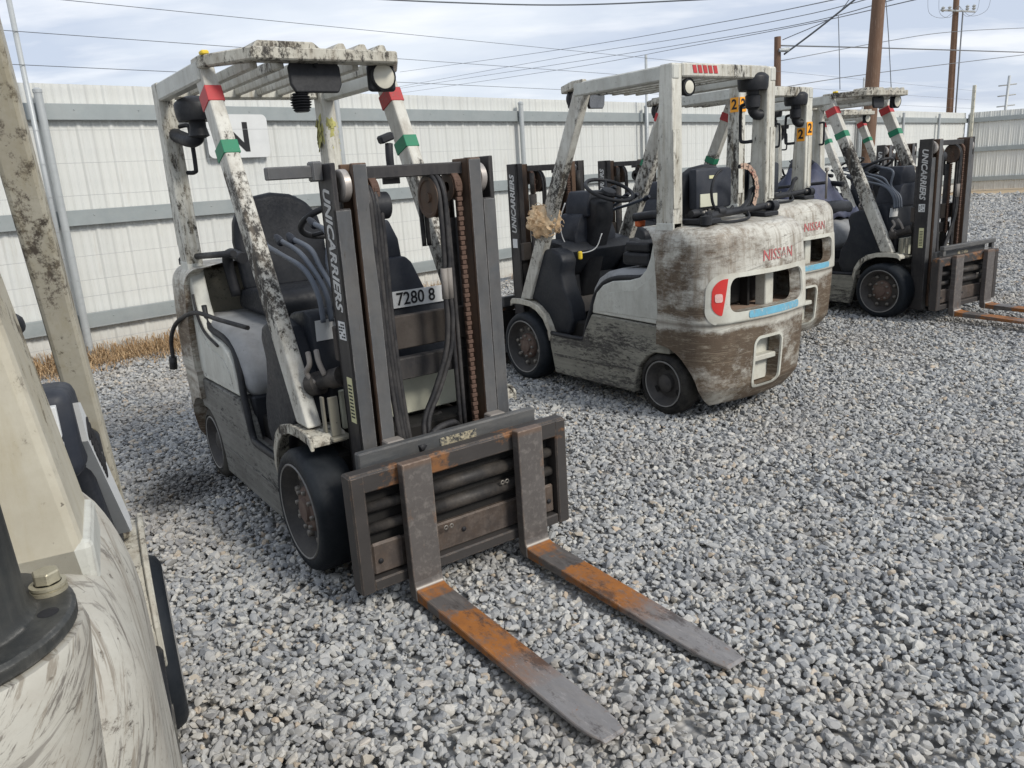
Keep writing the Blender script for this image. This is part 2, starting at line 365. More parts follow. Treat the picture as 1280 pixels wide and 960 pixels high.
def patch(cond, nu=170, nz=90, off=0., thick=0., uR=(-.86, .86), zR=(.10, CWT), snap=None, mat='cw', name='x', parent=None, inward=.05):
    b = BM(); us = np.linspace(uR[0], uR[1], nu); zs = np.linspace(zR[0], zR[1], nz)
    grid = {}
    def v(i, j):
        if (i, j) not in grid:
            u, z = us[i], zs[j]
            if snap:
                for _ in range(2):
                    s = snap(u, z)
                    if abs(s) < .011:
                        e = 1e-3; gu = (snap(u + e, z) - snap(u - e, z)) / (2 * e); gz = (snap(u, z + e) - snap(u, z - e)) / (2 * e); g2 = gu * gu + gz * gz + 1e-6
                        if any_edge(i, j): u -= s * gu / g2; z -= s * gz / g2
            z = min(max(z, zR[0]), zR[1])
            p, n = cw_out(u, z); grid[(i, j)] = b.verts.new(p + n * off)
        return grid[(i, j)]
    keep = {(i, j) for i in range(nu - 1) for j in range(nz - 1) if cond((us[i] + us[i + 1]) / 2, (zs[j] + zs[j + 1]) / 2)}
    def any_edge(i, j):
        c = sum(((i + a, j + d) in keep) for a in (-1, 0) for d in (-1, 0)); return 0 < c < 4
    for (i, j) in keep:
        f = b.faces.new([v(i, j), v(i + 1, j), v(i + 1, j + 1), v(i, j + 1)]); f.smooth = True
    if thick:
        # rim walls going inward
        be = [e for e in b.edges if len(e.link_faces) == 1]
        inner = {}
        def iv(w):
            if w not in inner:
                c = Vector((-1.5, 0, w.co.z)); d = (c - w.co); d.z = 0; d.normalize(); inner[w] = b.verts.new(w.co + d * thick)
            return inner[w]
        for e in be:
            a, c = e.verts
            b.faces.new([a, c, iv(c), iv(a)])
    return link(name, b, mat, parent, True, 50)

def build_truck(root):
    def part(name, bm, mat, sm=False, ang=None, parent=None): return link(name, bm, mat, parent or root, sm, ang)
    S2 = (1, -1)
    # ---- chassis
    b = BM(); box(b, -1.50, .12, -.40, .40, .13, .50, .01); box(b, .02, .16, -.30, .30, .16, .56, .01); box(b, -1.5, -.80, -.41, .41, .3, .84, .01)
    part('chassis', b, 'interior')
    b = BM(); box(b, -1.47, -.715, -.435, .435, .35, .60, .012); part('inner_panel', b, 'cowl')
    for s in S2:
        y0, y1 = sorted((s * .425, s * .487))
        b = BM(); pr = [(-.29, .395), (-.30, .30), (-.345, .107), (-1.175, .107), (-1.19, .19), (-1.225, .29), (-1.29, .365), (-1.37, .405), (-1.50, .412), (-1.50, .578), (-.775, .592), (-.70, .47), (-.665, .395)]
        prism(b, pr, y0, y1, 'y', .008, seg=2); part('side_skirt', b, 'skirt')
        b = BM(); prism(b, [(-.34, .255), (-.345, .238), (-1.185, .248), (-1.19, .265)], s * .484, s * .4905, 'y', 0); part('skirt_rib', b, 'skirt')
        y0, y1 = sorted((s * .40, s * .478))
        pr = [(-.775, .600), (-.785, .66), (-.825, .745), (-.89, .80), (-.98, .833), (-1.14, .85), (-1.24, .875), (-1.30, .93), (-1.335, 1.0), (-1.362, 1.10), (-1.39, 1.22), (-1.53, 1.22), (-1.53, 1.17), (-1.495, .585)]
        b = BM(); prism(b, pr, y0, y1, 'y', .008, seg=2); 
        o = part('hood_side_panel', b, 'paint_clean')
        b = BM(); prism(b, [(-.85, .62), (-.875, .70), (-.95, .755), (-1.08, .775), (-1.20, .79), (-1.33, .87), (-1.40, .95), (-1.45, .95), (-1.44, .62)], s * .476, s * .4815, 'y', .002); link('raised_panel', b, 'paint_clean', o)
        # seal
        b = BM(); path = [(-1.335, s * .44, .985), (-1.295, s * .445, .905), (-1.22, s * .445, .872), (-1.10, s * .445, .862), (-.98, s * .445, .848), (-.87, s * .445, .81), (-.79, s * .455, .725), (-.745, s * .465, .60), (-.70, s * .47, .49), (-.672, s * .47, .41), (-.60, s * .475, .398), (-.30, s * .475, .40)]
        tube(b, path, .017, 8); part('rubber_seal', b, 'black_plastic')
        # rear pillar
        b = BM(); q = [(-1.530, 1.17), (-1.385, 1.20), (-1.425, 2.02), (-1.43, 2.115), (-1.53, 2.115)]
        prism(b, q, *sorted((s * .392, s * .476)), 'y', .010, seg=2)
        rp = part('rear_pillar', b, 'paint')
        b = BM(); prism(b, [(-1.535, 1.3), (-1.53, 1.3), (-1.53, 1.75), (-1.535, 1.75)], s * .425, s * .475, 'y', 0); link('pillar_strip', b, 'paint', rp)
        # front pillar
        b = BM(); q = [(.078, .625), (-.045, .625), (-.752, 2.035), (-.79, 2.112), (-.662, 2.112), (-.645, 2.06)]
        prism(b, q, *sorted((s * .40, s * .464)), 'y', .009, seg=2)
        part('front_pillar', b, 'pillar_paint')
        # roof beam
        b = BM(); box(b, -1.535, -.66, *sorted((s * .415, s * .474)), 2.025, 2.11, .008); part('roof_beam', b, 'paint_clean')
        # fender
        b = BM(); pr = [(-.315, .37), (-.30, .45), (-.25, .53), (-.17, .585), (-.07, .610), (.05, .618), (.15, .612), (.175, .59)]
        out = pr; inn = [(x + .012 * (1 if x < -.1 else 0), z - .018) for x, z in pr][::-1]
        prism(b, out + inn, *sorted((s * .34, s * .492)), 'y', .003)
        prism(b, [(x * 1.0, z + .012) for x, z in pr] + [(x + .02 * (1 if x < -.1 else 0), z - .03) for x, z in pr][::-1], *sorted((s * .480, s * .496)), 'y', .003)
        part('front_fender', b, 'paint_scuffed')
        b = BM(); box(b, -.30, .0, *sorted((s * .30, s * .335)), .12, .60, .01); part('wheel_well', b, 'interior')
    # ---- floor, hood, cowl
    b = BM(); box(b, -.74, -.06, -.462, .462, .36, .392, .004); part('floor_plate', b, 'floor')
    b = BM(); prism(b, [(-.10, .40), (-.36, .40), (-.16, .66), (-.10, .66)], -.30, .30, 'y', .005); part('toe_board', b, 'floor')
    b = BM(); prism(b, [(-.33, .47), (-.46, .52), (-.45, .55), (-.32, .50)], .13, .23, 'y', .005); box(b, -.37, -.28, .165, .19, .4, .5, .003); part('pedal', b, 'black_plastic')
    b = BM()
    prof = [(-.70, .585), (-.705, .67), (-.735, .77), (-.79, .84), (-.87, .885), (-.97, .907), (-1.12, .918), (-1.30, .925), (-1.50, .93), (-1.50, .585)]
    prism(b, prof, -.450, .450, 'y', .07, seg=5); part('engine_cover', b, 'hood', True, 50)
    b = BM(); box(b, -1.56, -1.495, -.39, .39, .85, 1.165, .01); part('rear_bulkhead', b, 'bulk')
    for s in S2:
        b = BM(); pr = [(.03, .632), (-.09, .618), (-.20, .54), (-.315, .40), (-.47, .40), (-.52, .50), (-.50, .62), (-.43, .74), (-.405, .84), (-.43, .93), (-.40, .985), (-.30, 1.02), (-.17, 1.0), (-.115, .92)]
        prism(b, pr, *sorted((s * .30, s * .444)), 'y', .02, seg=3); part('cowl_side', b, 'cowl', True, 40)
    b = BM(); box(b, -.20, .02, -.33, .33, .62, .80, .015); prism(b, [(-.02, .78), (-.06, .90), (-.075, 1.045), (-.14, 1.065), (-.30, 1.04), (-.36, .98), (-.2, .78)], -.345, .345, 'y', .02, seg=2)
    part('cowl', b, 'cowl', True, 40)
    b = BM(); box(b, .03, .05, -.30, .30, .58, .745, .004)
    part('front_plate', b, 'cream_plate')
    b = BM()
    prism(b, [(-.21, 1.03), (.205, 1.03), (.205, 1.09), (.150, 1.215), (.12, 1.245), (-.12, 1.245), (-.155, 1.215), (-.21, 1.09)], -.30, -.06, 'x', .014, seg=2)
    part('dash_housing', b, 'navy_plastic', True, 40)
    b = BM(); prism(b, [(-.14, 1.22), (.118, 1.22), (.108, 1.32), (.070, 1.405), (-.10, 1.405), (-.13, 1.32)], -.34, -.085, 'x', .014, seg=2)
    part('instrument_pod', b, 'navy_plastic', True, 40)
    b = BM(); prism(b, [(-.10, .60), (-.20, .60), (-.31, .92), (-.43, 1.20), (-.43, 1.32), (-.30, 1.37), (-.16, 1.25), (-.1, 1.0)], -.085, .085, 'y', .03, seg=3)
    part('steering_column', b, 'black_plastic', True, 40)
    sc = Vector((-.475, .01, 1.405)); T = Matrix.Translation(sc) @ Matrix.Rotation(R(-26), 4, 'Y')
    b = BM(); t = bmesh.new(); rg = []
    for k in range(33):
        pass
    pts = [(.178 * math.cos(2 * math.pi * k / 32), .178 * math.sin(2 * math.pi * k / 32), 0) for k in range(33)]
    tube(t, pts, .0145, 8, False, caps=False); merge(b, t, T)
    for a in (90, 210, 330):
        t = bmesh.new(); tube(t, [(0, 0, -.03), (.09 * math.cos(R(a)), .09 * math.sin(R(a)), -.02), (.178 * math.cos(R(a)), .178 * math.sin(R(a)), 0)], .011, 6); merge(b, t, T)
    t = bmesh.new(); lathe(t, [(-.05, .04), (-.02, .06), (.0, .052), (.008, 0)], (0, 0, 0), 'z', 20); merge(b, t, T)
    part('steering_wheel', b, 'black_plastic', True, 50)
    # levers at the right of the cowl
    for i, (bx, kx, ky, kz) in enumerate(((-.03, -.50, -.345, 1.325), (-.03, -.42, -.305, 1.345), (-.03, -.36, -.27, 1.35), (-.03, -.30, -.19, 1.41))):
        b = BM(); by = -.30 + i * .035
        tube(b, [(bx, by, 1.02), (bx - .02, by, 1.13), (bx - .11, by - .01, 1.23), (kx + .16, (by + ky) / 2, kz - .045), (kx, ky, kz)], .0115, 8)
        lv = part('control_lever', b, 'lever')
        b = BM(); t = bmesh.new(); lathe(t, [(-.03, 0), (-.03, .013), (.0, .019), (.03, .017), (.038, 0)], (0, 0, 0), 'x', 12)
        merge(b, t, Matrix.Translation((kx, ky, kz)) @ Matrix.Rotation(R(25), 4, 'Y')); link('lever_knob', b, 'navy_plastic', lv, True)
    # ---- seat
    b = BM(); prism(b, [(-.86, .94), (-.84, 1.0), (-.87, 1.06), (-1.0, 1.075), (-1.34, 1.05), (-1.36, .94)], -.25, .25, 'y', .03, seg=3)
    st = part('seat_cushion', b, 'seat', True, 50)
    b = BM(); t = bmesh.new()
    arch = [(.235, 1.04), (.25, 1.30), (.232, 1.41), (.18, 1.485), (.10, 1.53), (0, 1.545), (-.10, 1.53), (-.18, 1.485), (-.232, 1.41), (-.25, 1.30), (-.235, 1.04)]
    prism(t, arch, -1.33, -1.235, 'x', .03, seg=3)
    for v in t.verts: v.co.x -= (v.co.z - 1.04) * .14 - abs(v.co.y) * .12
    merge(b, t); part('seat_back', b, 'seat', True, 50)
    b = BM(); box(b, -1.44, -1.37, -.17, .17, 1.27, 1.52, .02, seg=2); part('seat_back_box', b, 'navy_plastic', True)
    b = BM(); box(b, -1.445, -1.439, .0, .055, 1.455, 1.475, .001); part('seat_tag', b, 'ylabel')
    for s in S2:
        b = BM(); tube(b, [(-1.30, s * .27, 1.02), (-1.30, s * .29, 1.20), (-1.22, s * .29, 1.25), (-1.02, s * .29, 1.235)], .028, 10); part('armrest', b, 'black_plastic')
    b = BM(); box(b, -1.25, -1.0, .20, .40, .935, 1.02, .02, seg=2); box(b, -1.24, -1.02, .22, .39, 1.022, 1.085, .015, seg=2); part('seat_base', b, 'black_plastic')
    # ---- overhead guard
    b = BM()
    prism(b, [(-.64, -.472), (-.36, -.33), (-.36, .33), (-.64, .472), (-.75, .472), (-.75, .43), (-.62, .42), (-.47, .30), (-.47, -.30), (-.62, -.42), (-.75, -.43), (-.75, -.472)], 2.075, 2.125, 'z', .006)
    part('roof_front_bar', b, 'paint_scuffed')
    b = BM(); box(b, -1.535, -1.455, -.39, .39, 2.04, 2.117, .008); part('roof_rear_bar', b, 'paint')
    for i in range(6):
        y = -.29 + i * .116; b = BM(); t = bmesh.new()
        prism(t, [(-.014, 0), (.014, 0), (.012, .045), (-.018, .045)], -1.46, -.47, 'x', .004)
        merge(b, t, Matrix.Translation((0, y, 2.055))); part('roof_slat', b, 'paint')
    b = BM(); prism(b, [(-.325, 2.12), (-.30, 2.150), (-.06, 2.150), (-.02, 2.12)], -.53, -.372, 'x', .004)
    for y in (.02, .12, .215): prism(b, [(y, 2.12), (y + .035, 2.150), (y + .062, 2.150), (y + .075, 2.12)], -.53, -.372, 'x', .004)
    part('roof_louvre', b, 'paint_scuffed')
    # ---- counterweight
    def hole(u, z): return min(sd_grille(u, z), sd_pocket(u, z), sd_arch(u, z))
    cwt = patch(lambda u, z: hole(u, z) > 0, 250, 118, 0, .075, snap=hole, mat='cw', name='counterweight', parent=root)
    b = BM(); ring = [cw_out(u, CWT)[0] for u in np.linspace(-.86, .86, 60)]
    cen = [Vector((max(p.x + .02, -1.5) if 0 else -1.50, p.y, CWT + .012)) for p in ring]
    A = [b.verts.new(p) for p in ring]
    Bv = [b.verts.new(Vector((p.x * .5 - .74, p.y * .6, CWT + .012))) for p in ring]
    for i in range(59): f = b.faces.new([A[i], A[i + 1], Bv[i + 1], Bv[i]]); f.smooth = True
    f = b.faces.new(Bv); link('top_face', b, 'cw', cwt, True, 50)
    link('grille_frame', BM(), 'cw_frame', cwt) if 0 else None
    patch(lambda u, z: sd_frame(u, z) < 0 and sd_grille(u, z) > 0, 250, 118, .004, .012, snap=lambda u, z: sd_frame(u, z) if abs(sd_frame(u, z)) < abs(sd_grille(u, z)) else sd_grille(u, z), mat='cw_frame', name='grille_frame', parent=cwt)
    patch(lambda u, z: sd_pocket_rim(u, z) < 0 and sd_pocket(u, z) > 0, 250, 118, .004, .012, snap=lambda u, z: sd_pocket_rim(u, z) if abs(sd_pocket_rim(u, z)) < abs(sd_pocket(u, z)) else sd_pocket(u, z), mat='cw_frame', name='pocket_rim', parent=cwt)
    for s in (1,):
        sdl = lambda u, z, s=s: max(rr(u * (1 + .16 * (z - .79)), z, 0, .785, .93, .215, .08), .383 - .22 * (z - .79) - s * u, s * u - .50)
        patch(lambda u, z: sdl(u, z) < 0, 400, 160, .007, .008, snap=sdl, mat='lampred', name='rear_reflector', parent=cwt)
    patch(lambda u, z: rr(u, z, .425, .785, .045, .05, .012) < 0, 400, 160, .010, .002, snap=lambda u, z: rr(u, z, .425, .785, .045, .05, .012), mat='pinkish', name='reflector_sticker', parent=cwt)
    sb = lambda u, z: max(rr(u, z, -.02, .705, .54, .045, .015), sd_frame(u, z) + .008)
    b2 = patch(lambda u, z: rr(u, z, -.04, .664, .50, .044, .015) < 0, 300, 200, .008, .006, snap=lambda u, z: rr(u, z, -.04, .664, .50, .044, .015), mat='blue', name='blue_strip', parent=cwt)
    # inside the grille
    b = BM(); box(b, -1.80, -1.72, -.13, -.05, .64, .95, .006); link('grille_post', b, 'cw_frame', cwt)
    b = BM(); box(b, -1.82, -1.60, -.44, .44, .645, .675, .004); link('grille_sill', b, 'tan_inner', cwt)
    b = BM(); box(b, -1.60, -1.56, -.44, .44, .60, 1.15, .004); box(b, -1.80, -1.6, .30, .32, .66, .93, .002); link('inner_wall', b, 'grey_inner', cwt)
    b = BM(); box(b, -1.66, -1.61, -.28, .12, .69, .93, .01); box(b, -1.72, -1.66, .0, .02, .66, .95, .002); link('radiator', b, 'interior', cwt)
    b = BM(); box(b, -1.84, -1.60, -.115, .115, .34, .375, .006); box(b, -1.78, -1.6, -.13, .13, .20, .52, .004); link('tow_pocket', b, 'cw_frame', cwt)
    b = BM(); box(b, -1.70, -1.50, -.30, .30, .13, .60, .01); link('core', b, 'interior', cwt)
    # ---- wheels
    for s in S2:
        w = part('front_wheel', wheel_bm_tyre(.262, .185, .195), 'tyre', True, 40)
        place_y(w, 0, s * .338, .262, s)
        r_ = link('rim', rim_bm(.205, .185, .055, 8, .125, .17), ['rim', 'rim_line'], w, True, 40)
        h_ = link('hub', hub_bm(.105, .12, .10), 'hub', r_, True, 40)
        for k in range(8):
            bb = BM(); a = 2 * math.pi * k / 8 + .2; lathe(bb, [(.0, .016), (.022, .016), (.024, 0)], (.138 * math.cos(a), .118, .138 * math.sin(a)), 'y', 6); link('wheel_nut', bb, 'bolt', r_)
        for k in range(8):
            bb = BM(); a = 2 * math.pi * k / 8; lathe(bb, [(.0, .010), (.014, .010), (.016, 0)], (.078 * math.cos(a), .150, .078 * math.sin(a)), 'y', 6); link('hub_bolt', bb, 'bolt', h_)
        w = part('rear_wheel', wheel_bm_tyre(.205, .145, .15), 'tyre_dusty', True, 40)
        place_y(w, -1.425, s * .335, .205, s)
        r_ = link('rim', rim_bm(.152, .145, .05, 0, .0, .09), ['rim', 'rim_line'], w, True, 40)
        b = BM(); lathe(b, [(.07, .06), (.12, .055), (.128, .03), (.132, 0)], (0, 0, 0), 'y', 24); link('hub', b, 'rim', w, True)
        for k in range(3):
            b = BM(); a = 2 * math.pi * k / 3 + .5; lathe(b, [(.097, .022), (.0975, 0)], (.105 * math.cos(a), 0, .105 * math.sin(a)), 'y', 12); link('rim_hole', b, 'interior', w)
    b = BM(); tube(b, [(0, -.4, .262), (0, .4, .262)], .07, 12, False); part('axle', b, 'interior'); b = BM(); tube(b, [(-1.425, -.4, .205), (-1.425, .4, .205)], .04, 12, False); part('axle', b, 'interior')
    # ---- mast
    for s in S2:
        Y = lambda a, c: sorted((s * a, s * c))
        b = BM()
        box(b, .20, .325, *Y(.325, .345), .09, 1.635, .003); box(b, .305, .325, *Y(.284, .345), .09, 1.475, .003); box(b, .20, .22, *Y(.284, .345), .09, 1.635, .003)
        part('outer_mast_rail', b, 'mast')
        b = BM(); box(b, .3255, .3285, *Y(.286, .343), .10, 1.47, .001); part('rail_face', b, 'mast_light')
        b = BM(); box(b, .225, .345, *Y(.215, .232), .12, 1.63, .003); box(b, .322, .345, *Y(.215, .272), .12, 1.63, .003); box(b, .225, .245, *Y(.215, .272), .12, 1.63, .003)
        im = part('inner_mast_rail', b, 'mast_rust')
        b = BM(); box(b, .3455, .3485, *Y(.217, .270), .13, 1.625, .001); part('rail_face', b, 'mast_light')
        lathe_obj('mast_roller', [(0, 0), (0, .05), (.006, .058), (.03, .058), (.036, .05), (.036, .03), (.03, .028), (.03, 0)], (.285, s * .272, 1.555), 'chrome', root, 'y', 28, s)
        b = BM(); tube(b, [(.15, s * .235, .15), (.15, s * .235, 1.40)], .030, 14, False); tube(b, [(.15, s * .235, 1.40), (.15, s * .235, 1.56)], .018, 12, False); part('lift_cylinder', b, 'pipe')
        b = BM()
        box(b, .345, .40, *Y(.20, .275), .53, .60, .005); part('guide_block', b, 'pad')
        # chain
        zz = np.arange(.50, 1.545, .019); b = BM()
        for i, z in enumerate(zz):
            d = .0 if i % 2 else .004
            box(b, .312, .328, *Y(.164 + d, .190 - d), z, z + .0165, .002)
        part('lift_chain', b, 'chain')
        b = BM(); 
        for i in range(14):
            a = math.pi * i / 13; cx = .264 + .056 * math.cos(a); cz = 1.525 + .056 * math.sin(a)
            t = bmesh.new(); box(t, -.0085, .0085, *sorted((s * .162, s * .192)), -.006, .006, .002); merge(b, t, Matrix.Translation((cx, 0, cz)) @ Matrix.Rotation(-a + math.pi / 2, 4, 'Y'))
        for i in range(40): box(b, .20, .215, *Y(.160 + .003 * (i % 2), .196 - .003 * (i % 2)), 1.50 - i * .019, 1.5165 - i * .019, .002)
        part('chain_loop', b, 'chain')
        lathe_obj('chain_sheave', [(-.02, .02), (-.02, .055), (-.012, .048), (.012, .048), (.02, .055), (.02, .02)], (.264, s * .178, 1.525), 'mast_rust', root, 'y', 24)
        # tilt cylinder under floor
        b = BM(); tube(b, [(.21, s * .27, .48), (-.2, s * .27, .52)], .032, 12, False); part('tilt_cylinder', b, 'pipe')
    b = BM(); box(b, .23, .30, -.216, .216, 1.572, 1.618, .004); box(b, .225, .24, -.10, -.03, 1.55, 1.575, .002); mt = part('mast_top_bar', b, 'mast')
    b = BM(); box(b, .16, .197, -.345, .345, .90, 1.035, .004); part('mast_middle_plate', b, 'mast_dull')
    b = BM(); box(b, .16, .197, -.345, .345, .13, .25, .004); part('mast_lower_plate', b, 'mast')
    b = BM(); box(b, .145, .19, -.27, .27, .77, .86, .004); part('mast_cross_brace', b, 'mast')
    # hose pulley left, hose guide right
    b = BM(); lathe(b, [(-.016, .018), (-.016, .062), (-.020, .066), (-.020, .078), (-.012, .078), (-.005, .066), (.005, .066), (.012, .078), (.020, .078), (.020, .066), (.016, .062), (.016, .018)], (.27, .085, 1.49), 'y', 32)
    lathe(b, [(-.024, 0), (-.024, .02), (.024, .02), (.024, 0)], (.27, .085, 1.49), 'y', 12)
    for k in range(4):
        a = k * math.pi / 2; tube(b, [(.27, .085, 1.49), (.27 + .064 * math.cos(a), .085, 1.49 + .064 * math.sin(a))], .009, 6, False)
    part('hose_pulley', b, 'mast_rust', True, 30)
    for j, dy in enumerate((-.010, .012)):
        b = BM(); y = .085 + dy
        tube(b, [(.195, y, 1.30), (.192, y, 1.42), (.198, y, 1.50), (.225, y, 1.555), (.27, y, 1.572), (.315, y, 1.555), (.342, y, 1.50), (.345, y, 1.40), (.345, y - .002, 1.25), (.345, y - .008, 1.20)], .0095, 8)
        part('hydraulic_hose', b, 'hose')
        b = BM(); tube(b, [(.345, y - .008, 1.22), (.345, y - .01, 1.10)], .014, 8, False); part('hose_fitting', b, 'pad')
        b = BM(); tube(b, [(.345, y - .01, 1.11), (.345, y - .01, 1.0), (.34, y - .03, .88), (.335, y - .09, .74), (.34, y - .15, .64), (.36, y - .17, .56)], .0105, 8); part('hydraulic_hose', b, 'hose')
        b = BM(); tube(b, [(.30, .112 + j * .022, .52), (.30, .112 + j * .022, 1.1), (.30, .108 + j * .02, 1.47), (.275, .105 + j * .02, 1.555), (.235, .105 + j * .02, 1.58)], .0095, 8); part('hydraulic_hose', b, 'hose')
    for j in range(4):
        b = BM(); y = -.214 + j * .0165; x = .338 - j * .006
        tube(b, [(x - .07, y, 1.40), (x - .06, y, 1.50), (x - .03, y, 1.545), (x, y, 1.50), (x + .004, y, 1.40), (x, y + .002, 1.0), (x + .004, y + .012, .72), (x + .02, y + .022, .50)], .0105, 8); part('hydraulic_hose', b, 'hose')
    b = BM(); lathe(b, [(-.03, .02), (-.03, .05), (.04, .05), (.04, .02)], (.29, -.165, 1.475), 'y', 24); part('hose_guide', b, 'black_plastic', True, 40)
    b = BM(); tube(b, [(.42, -.13, .56), (.39, -.05, .60), (.36, .04, .60), (.3, .1, .56)], .013, 8); tube(b, [(.435, -.165, .555), (.418, -.125, .563)], .018, 8, False); part('hydraulic_hose', b, 'hose')
    # round steering unit and pipes beside the right rail
    b = BM(); t = bmesh.new(); lathe(t, [(-.03, 0), (-.03, .045), (.02, .048), (.03, .03), (.08, .03), (.10, .04), (.16, .04), (.165, 0)], (0, 0, 0), 'x', 22)
    merge(b, t, Matrix.Translation((.03, -.385, .79)) @ Matrix.Rotation(R(-18), 4, 'Y') @ Matrix.Rotation(R(20), 4, 'Z')); part('work_lamp_motor', b, 'pipe', True, 40)
    b = BM(); tube(b, [(.02, -.40, .92), (.05, -.41, .88), (.03, -.42, .84), (.06, -.40, .80)], .011, 8); tube(b, [(.06, -.38, .93), (.10, -.39, .89), (.12, -.38, .84)], .011, 8); part('brake_pipe', b, 'pad')
    b = BM(); box(b, .12, .145, -.415, -.405, .56, .76, .002); box(b, .16, .172, -.40, -.36, .60, .76, .002); box(b, .05, .20, -.41, -.33, .585, .60, .003); part('lamp_bracket', b, 'bulk')
    for pts_, r_, m_ in (([(.05, -.10, .50), (.09, -.02, .42), (.08, .06, .36), (.10, .12, .30)], .016, 'pad'), ([(.03, .20, .55), (.08, .16, .50), (.10, .18, .42), (.09, .10, .33)], .012, 'hose'), ([(.08, -.22, .52), (.10, -.12, .54), (.10, .02, .53), (.09, .14, .56)], .011, 'pipe'), ([(.10, -.05, .56), (.12, .0, .46), (.11, .02, .34)], .010, 'hose')):
        b = BM(); tube(b, pts_, r_, 8); part('axle_pipe', b, m_)
    b = BM(); lathe(b, [(-.02, .0), (-.02, .045), (.0, .05), (.02, .035), (.03, 0)], (.09, .20, .49), 'x', 18); part('brake_drum', b, 'pad', True, 40)
    # ---- carriage and forks
    b = BM(); box(b, .40, .438, -.415, .40, .515, .598, .005); box(b, .40, .438, -.415, .40, .13, .20, .005)
    for s in S2: box(b, .36, .42, *sorted((s * .19, s * .215)), .13, .59, .004)
    part('carriage', b, 'greyblue')
    b = BM(); box(b, .439, .4415, -.07, .10, .543, .577, .0005); part('worn_patch', b, 'ragged')
    b = BM()
    box(b, .445, .52, -.49, .49, .475, .548, .006); box(b, .46, .513, -.49, .49, .535, .553, .003)
    box(b, .445, .522, -.495, -.438, .08, .548, .006); box(b, .445, .522, .438, .495, .08, .548, .006)
    box(b, .45, .515, -.44, .44, .08, .125, .005)
    part('side_shifter_frame', b, 'shifter')
    b = BM(); box(b, .450, .480, -.436, .436, .126, .245, .006); box(b, .481, .50, -.43, -.30, .135, .262, .008); box(b, .481, .50, .31, .43, .135, .262, .008)
    part('lower_plate', b, 'steel')
    for yy in (-.40, -.02, .40):
        b = BM(); lathe(b, [(0, .010), (.004, .010), (.004, 0)], (.501 if abs(yy) > .1 else .481, yy, .19), 'x', 12); part('plate_bolt', b, 'ink')
    for zc in (.40, .315):
        b = BM(); tube(b, [(.475, -.44, zc), (.475, .44, zc)], .021, 14, False); tube(b, [(.475, -.20, zc), (.475, .26, zc)], .028, 14, False); part('shift_cylinder', b, 'pipe')
    b = BM(); box(b, .446, .46, -.44, .44, .24, .47, .003); part('shifter_back', b, 'interior')
    for yy in (-.115, -.09, .165, .187):
        b = BM(); zc = .235 if yy < 0 else .345
        lathe(b, [(0, .006), (.002, .0105), (.004, .0105), (.004, .006)], (.505, yy, zc), 'x', 12); part('hose_port', b, 'bolt')
    for yc in (-.245, .275):
        b = BM(); w = .061
        t = bmesh.new()
        prof = [(.524, .562), (.524, .05), (.530, .022), (.548, .014), (1.60, .014), (1.612, .018), (1.60, .026), (.640, .054), (.596, .058), (.576, .066), (.570, .09), (.568, .562)]
        A = [t.verts.new((x, -w, z)) for x, z in prof]; B2 = [t.verts.new((x, w, z)) for x, z in prof]; n = len(prof)
        t.faces.new(A); t.faces.new(B2[::-1])
        for i in range(n): t.faces.new([A[i], B2[i], B2[(i + 1) % n], A[(i + 1) % n]])
        for x in (1.50, 1.56): bmesh.ops.bisect_plane(t, geom=t.verts[:] + t.edges[:] + t.faces[:], plane_co=(x, 0, 0), plane_no=(1, 0, 0))
        for v in t.verts:
            if v.co.x > 1.59: v.co.y *= .66
            elif v.co.x > 1.55: v.co.y *= .84
            elif v.co.x > 1.49: v.co.y *= .95
        bmesh.ops.recalc_face_normals(t, faces=t.faces[:])
        bmesh.ops.bevel(t, geom=[e for e in t.edges if len(e.link_faces) == 2 and e.calc_face_angle(0) > R(50)], offset=.003, segments=1, affect='EDGES')
        merge(b, t, Matrix.Translation((0, yc, 0))); part('fork', b, 'fork')
    # ---- lights, intake, handles
    b = BM(); lathe(b, [(0, .045), (.035, .062), (.05, .062), (.055, .055)], (-.50, .30, 2.03), 'x', 24); lathe(b, [(0, 0), (0, .045)], (-.50, .30, 2.03), 'x', 24); box(b, -.50, -.462, .232, .368, 1.965, 2.085, .03, seg=3)
    hl = part('headlight', b, 'black_plastic', True, 40)
    b = BM(); lathe(b, [(.05, .054), (.056, .035), (.058, 0)], (-.50, .30, 2.03), 'x', 24); link('lens', b, 'glass', hl, True)
    b = BM(); lathe(b, [(-.045, .03), (-.05, .088), (-.03, .094), (.025, .097), (.035, .092), (.05, .075), (.064, .04), (.066, 0)], (-1.47, -.325, 2.025), 'z', 22)
    lathe(b, [(-.045, .040), (-.075, .038), (-.08, .048), (-.15, .046), (-.16, .03), (-.16, 0)], (-1.47, -.325, 2.025), 'z', 16)
    tube(b, [(-1.46, -.335, 1.88), (-1.46, -.345, 1.85), (-1.47, -.37, 1.83), (-1.48, -.40, 1.83)], .032, 12); part('air_intake', b, 'black_plastic', True, 40)
    for s in S2:
        b = BM(); tube(b, [(-1.43, s * .395, 1.90), (-1.36, s * .37, 1.90), (-1.345, s * .365, 1.87), (-1.345, s * .365, 1.70), (-1.36, s * .37, 1.67), (-1.42, s * .395, 1.67)], .011, 8); part('grab_handle', b, 'black_plastic')
    b = BM(); tube(b, [(-1.42, -.42, 1.24), (-.72, -.42, 1.285)], .016, 8, False); part('side_bar', b, 'black_plastic')
    # ---- tank bracket on the counterweight
    b = BM(); tube(b, [(-1.66, .36, 1.235), (-1.60, .18, 1.245), (-1.58, -.36, 1.262)], .022, 10, False); tube(b, [(-1.52, .34, 1.245), (-1.50, -.30, 1.255)], .018, 10, False)
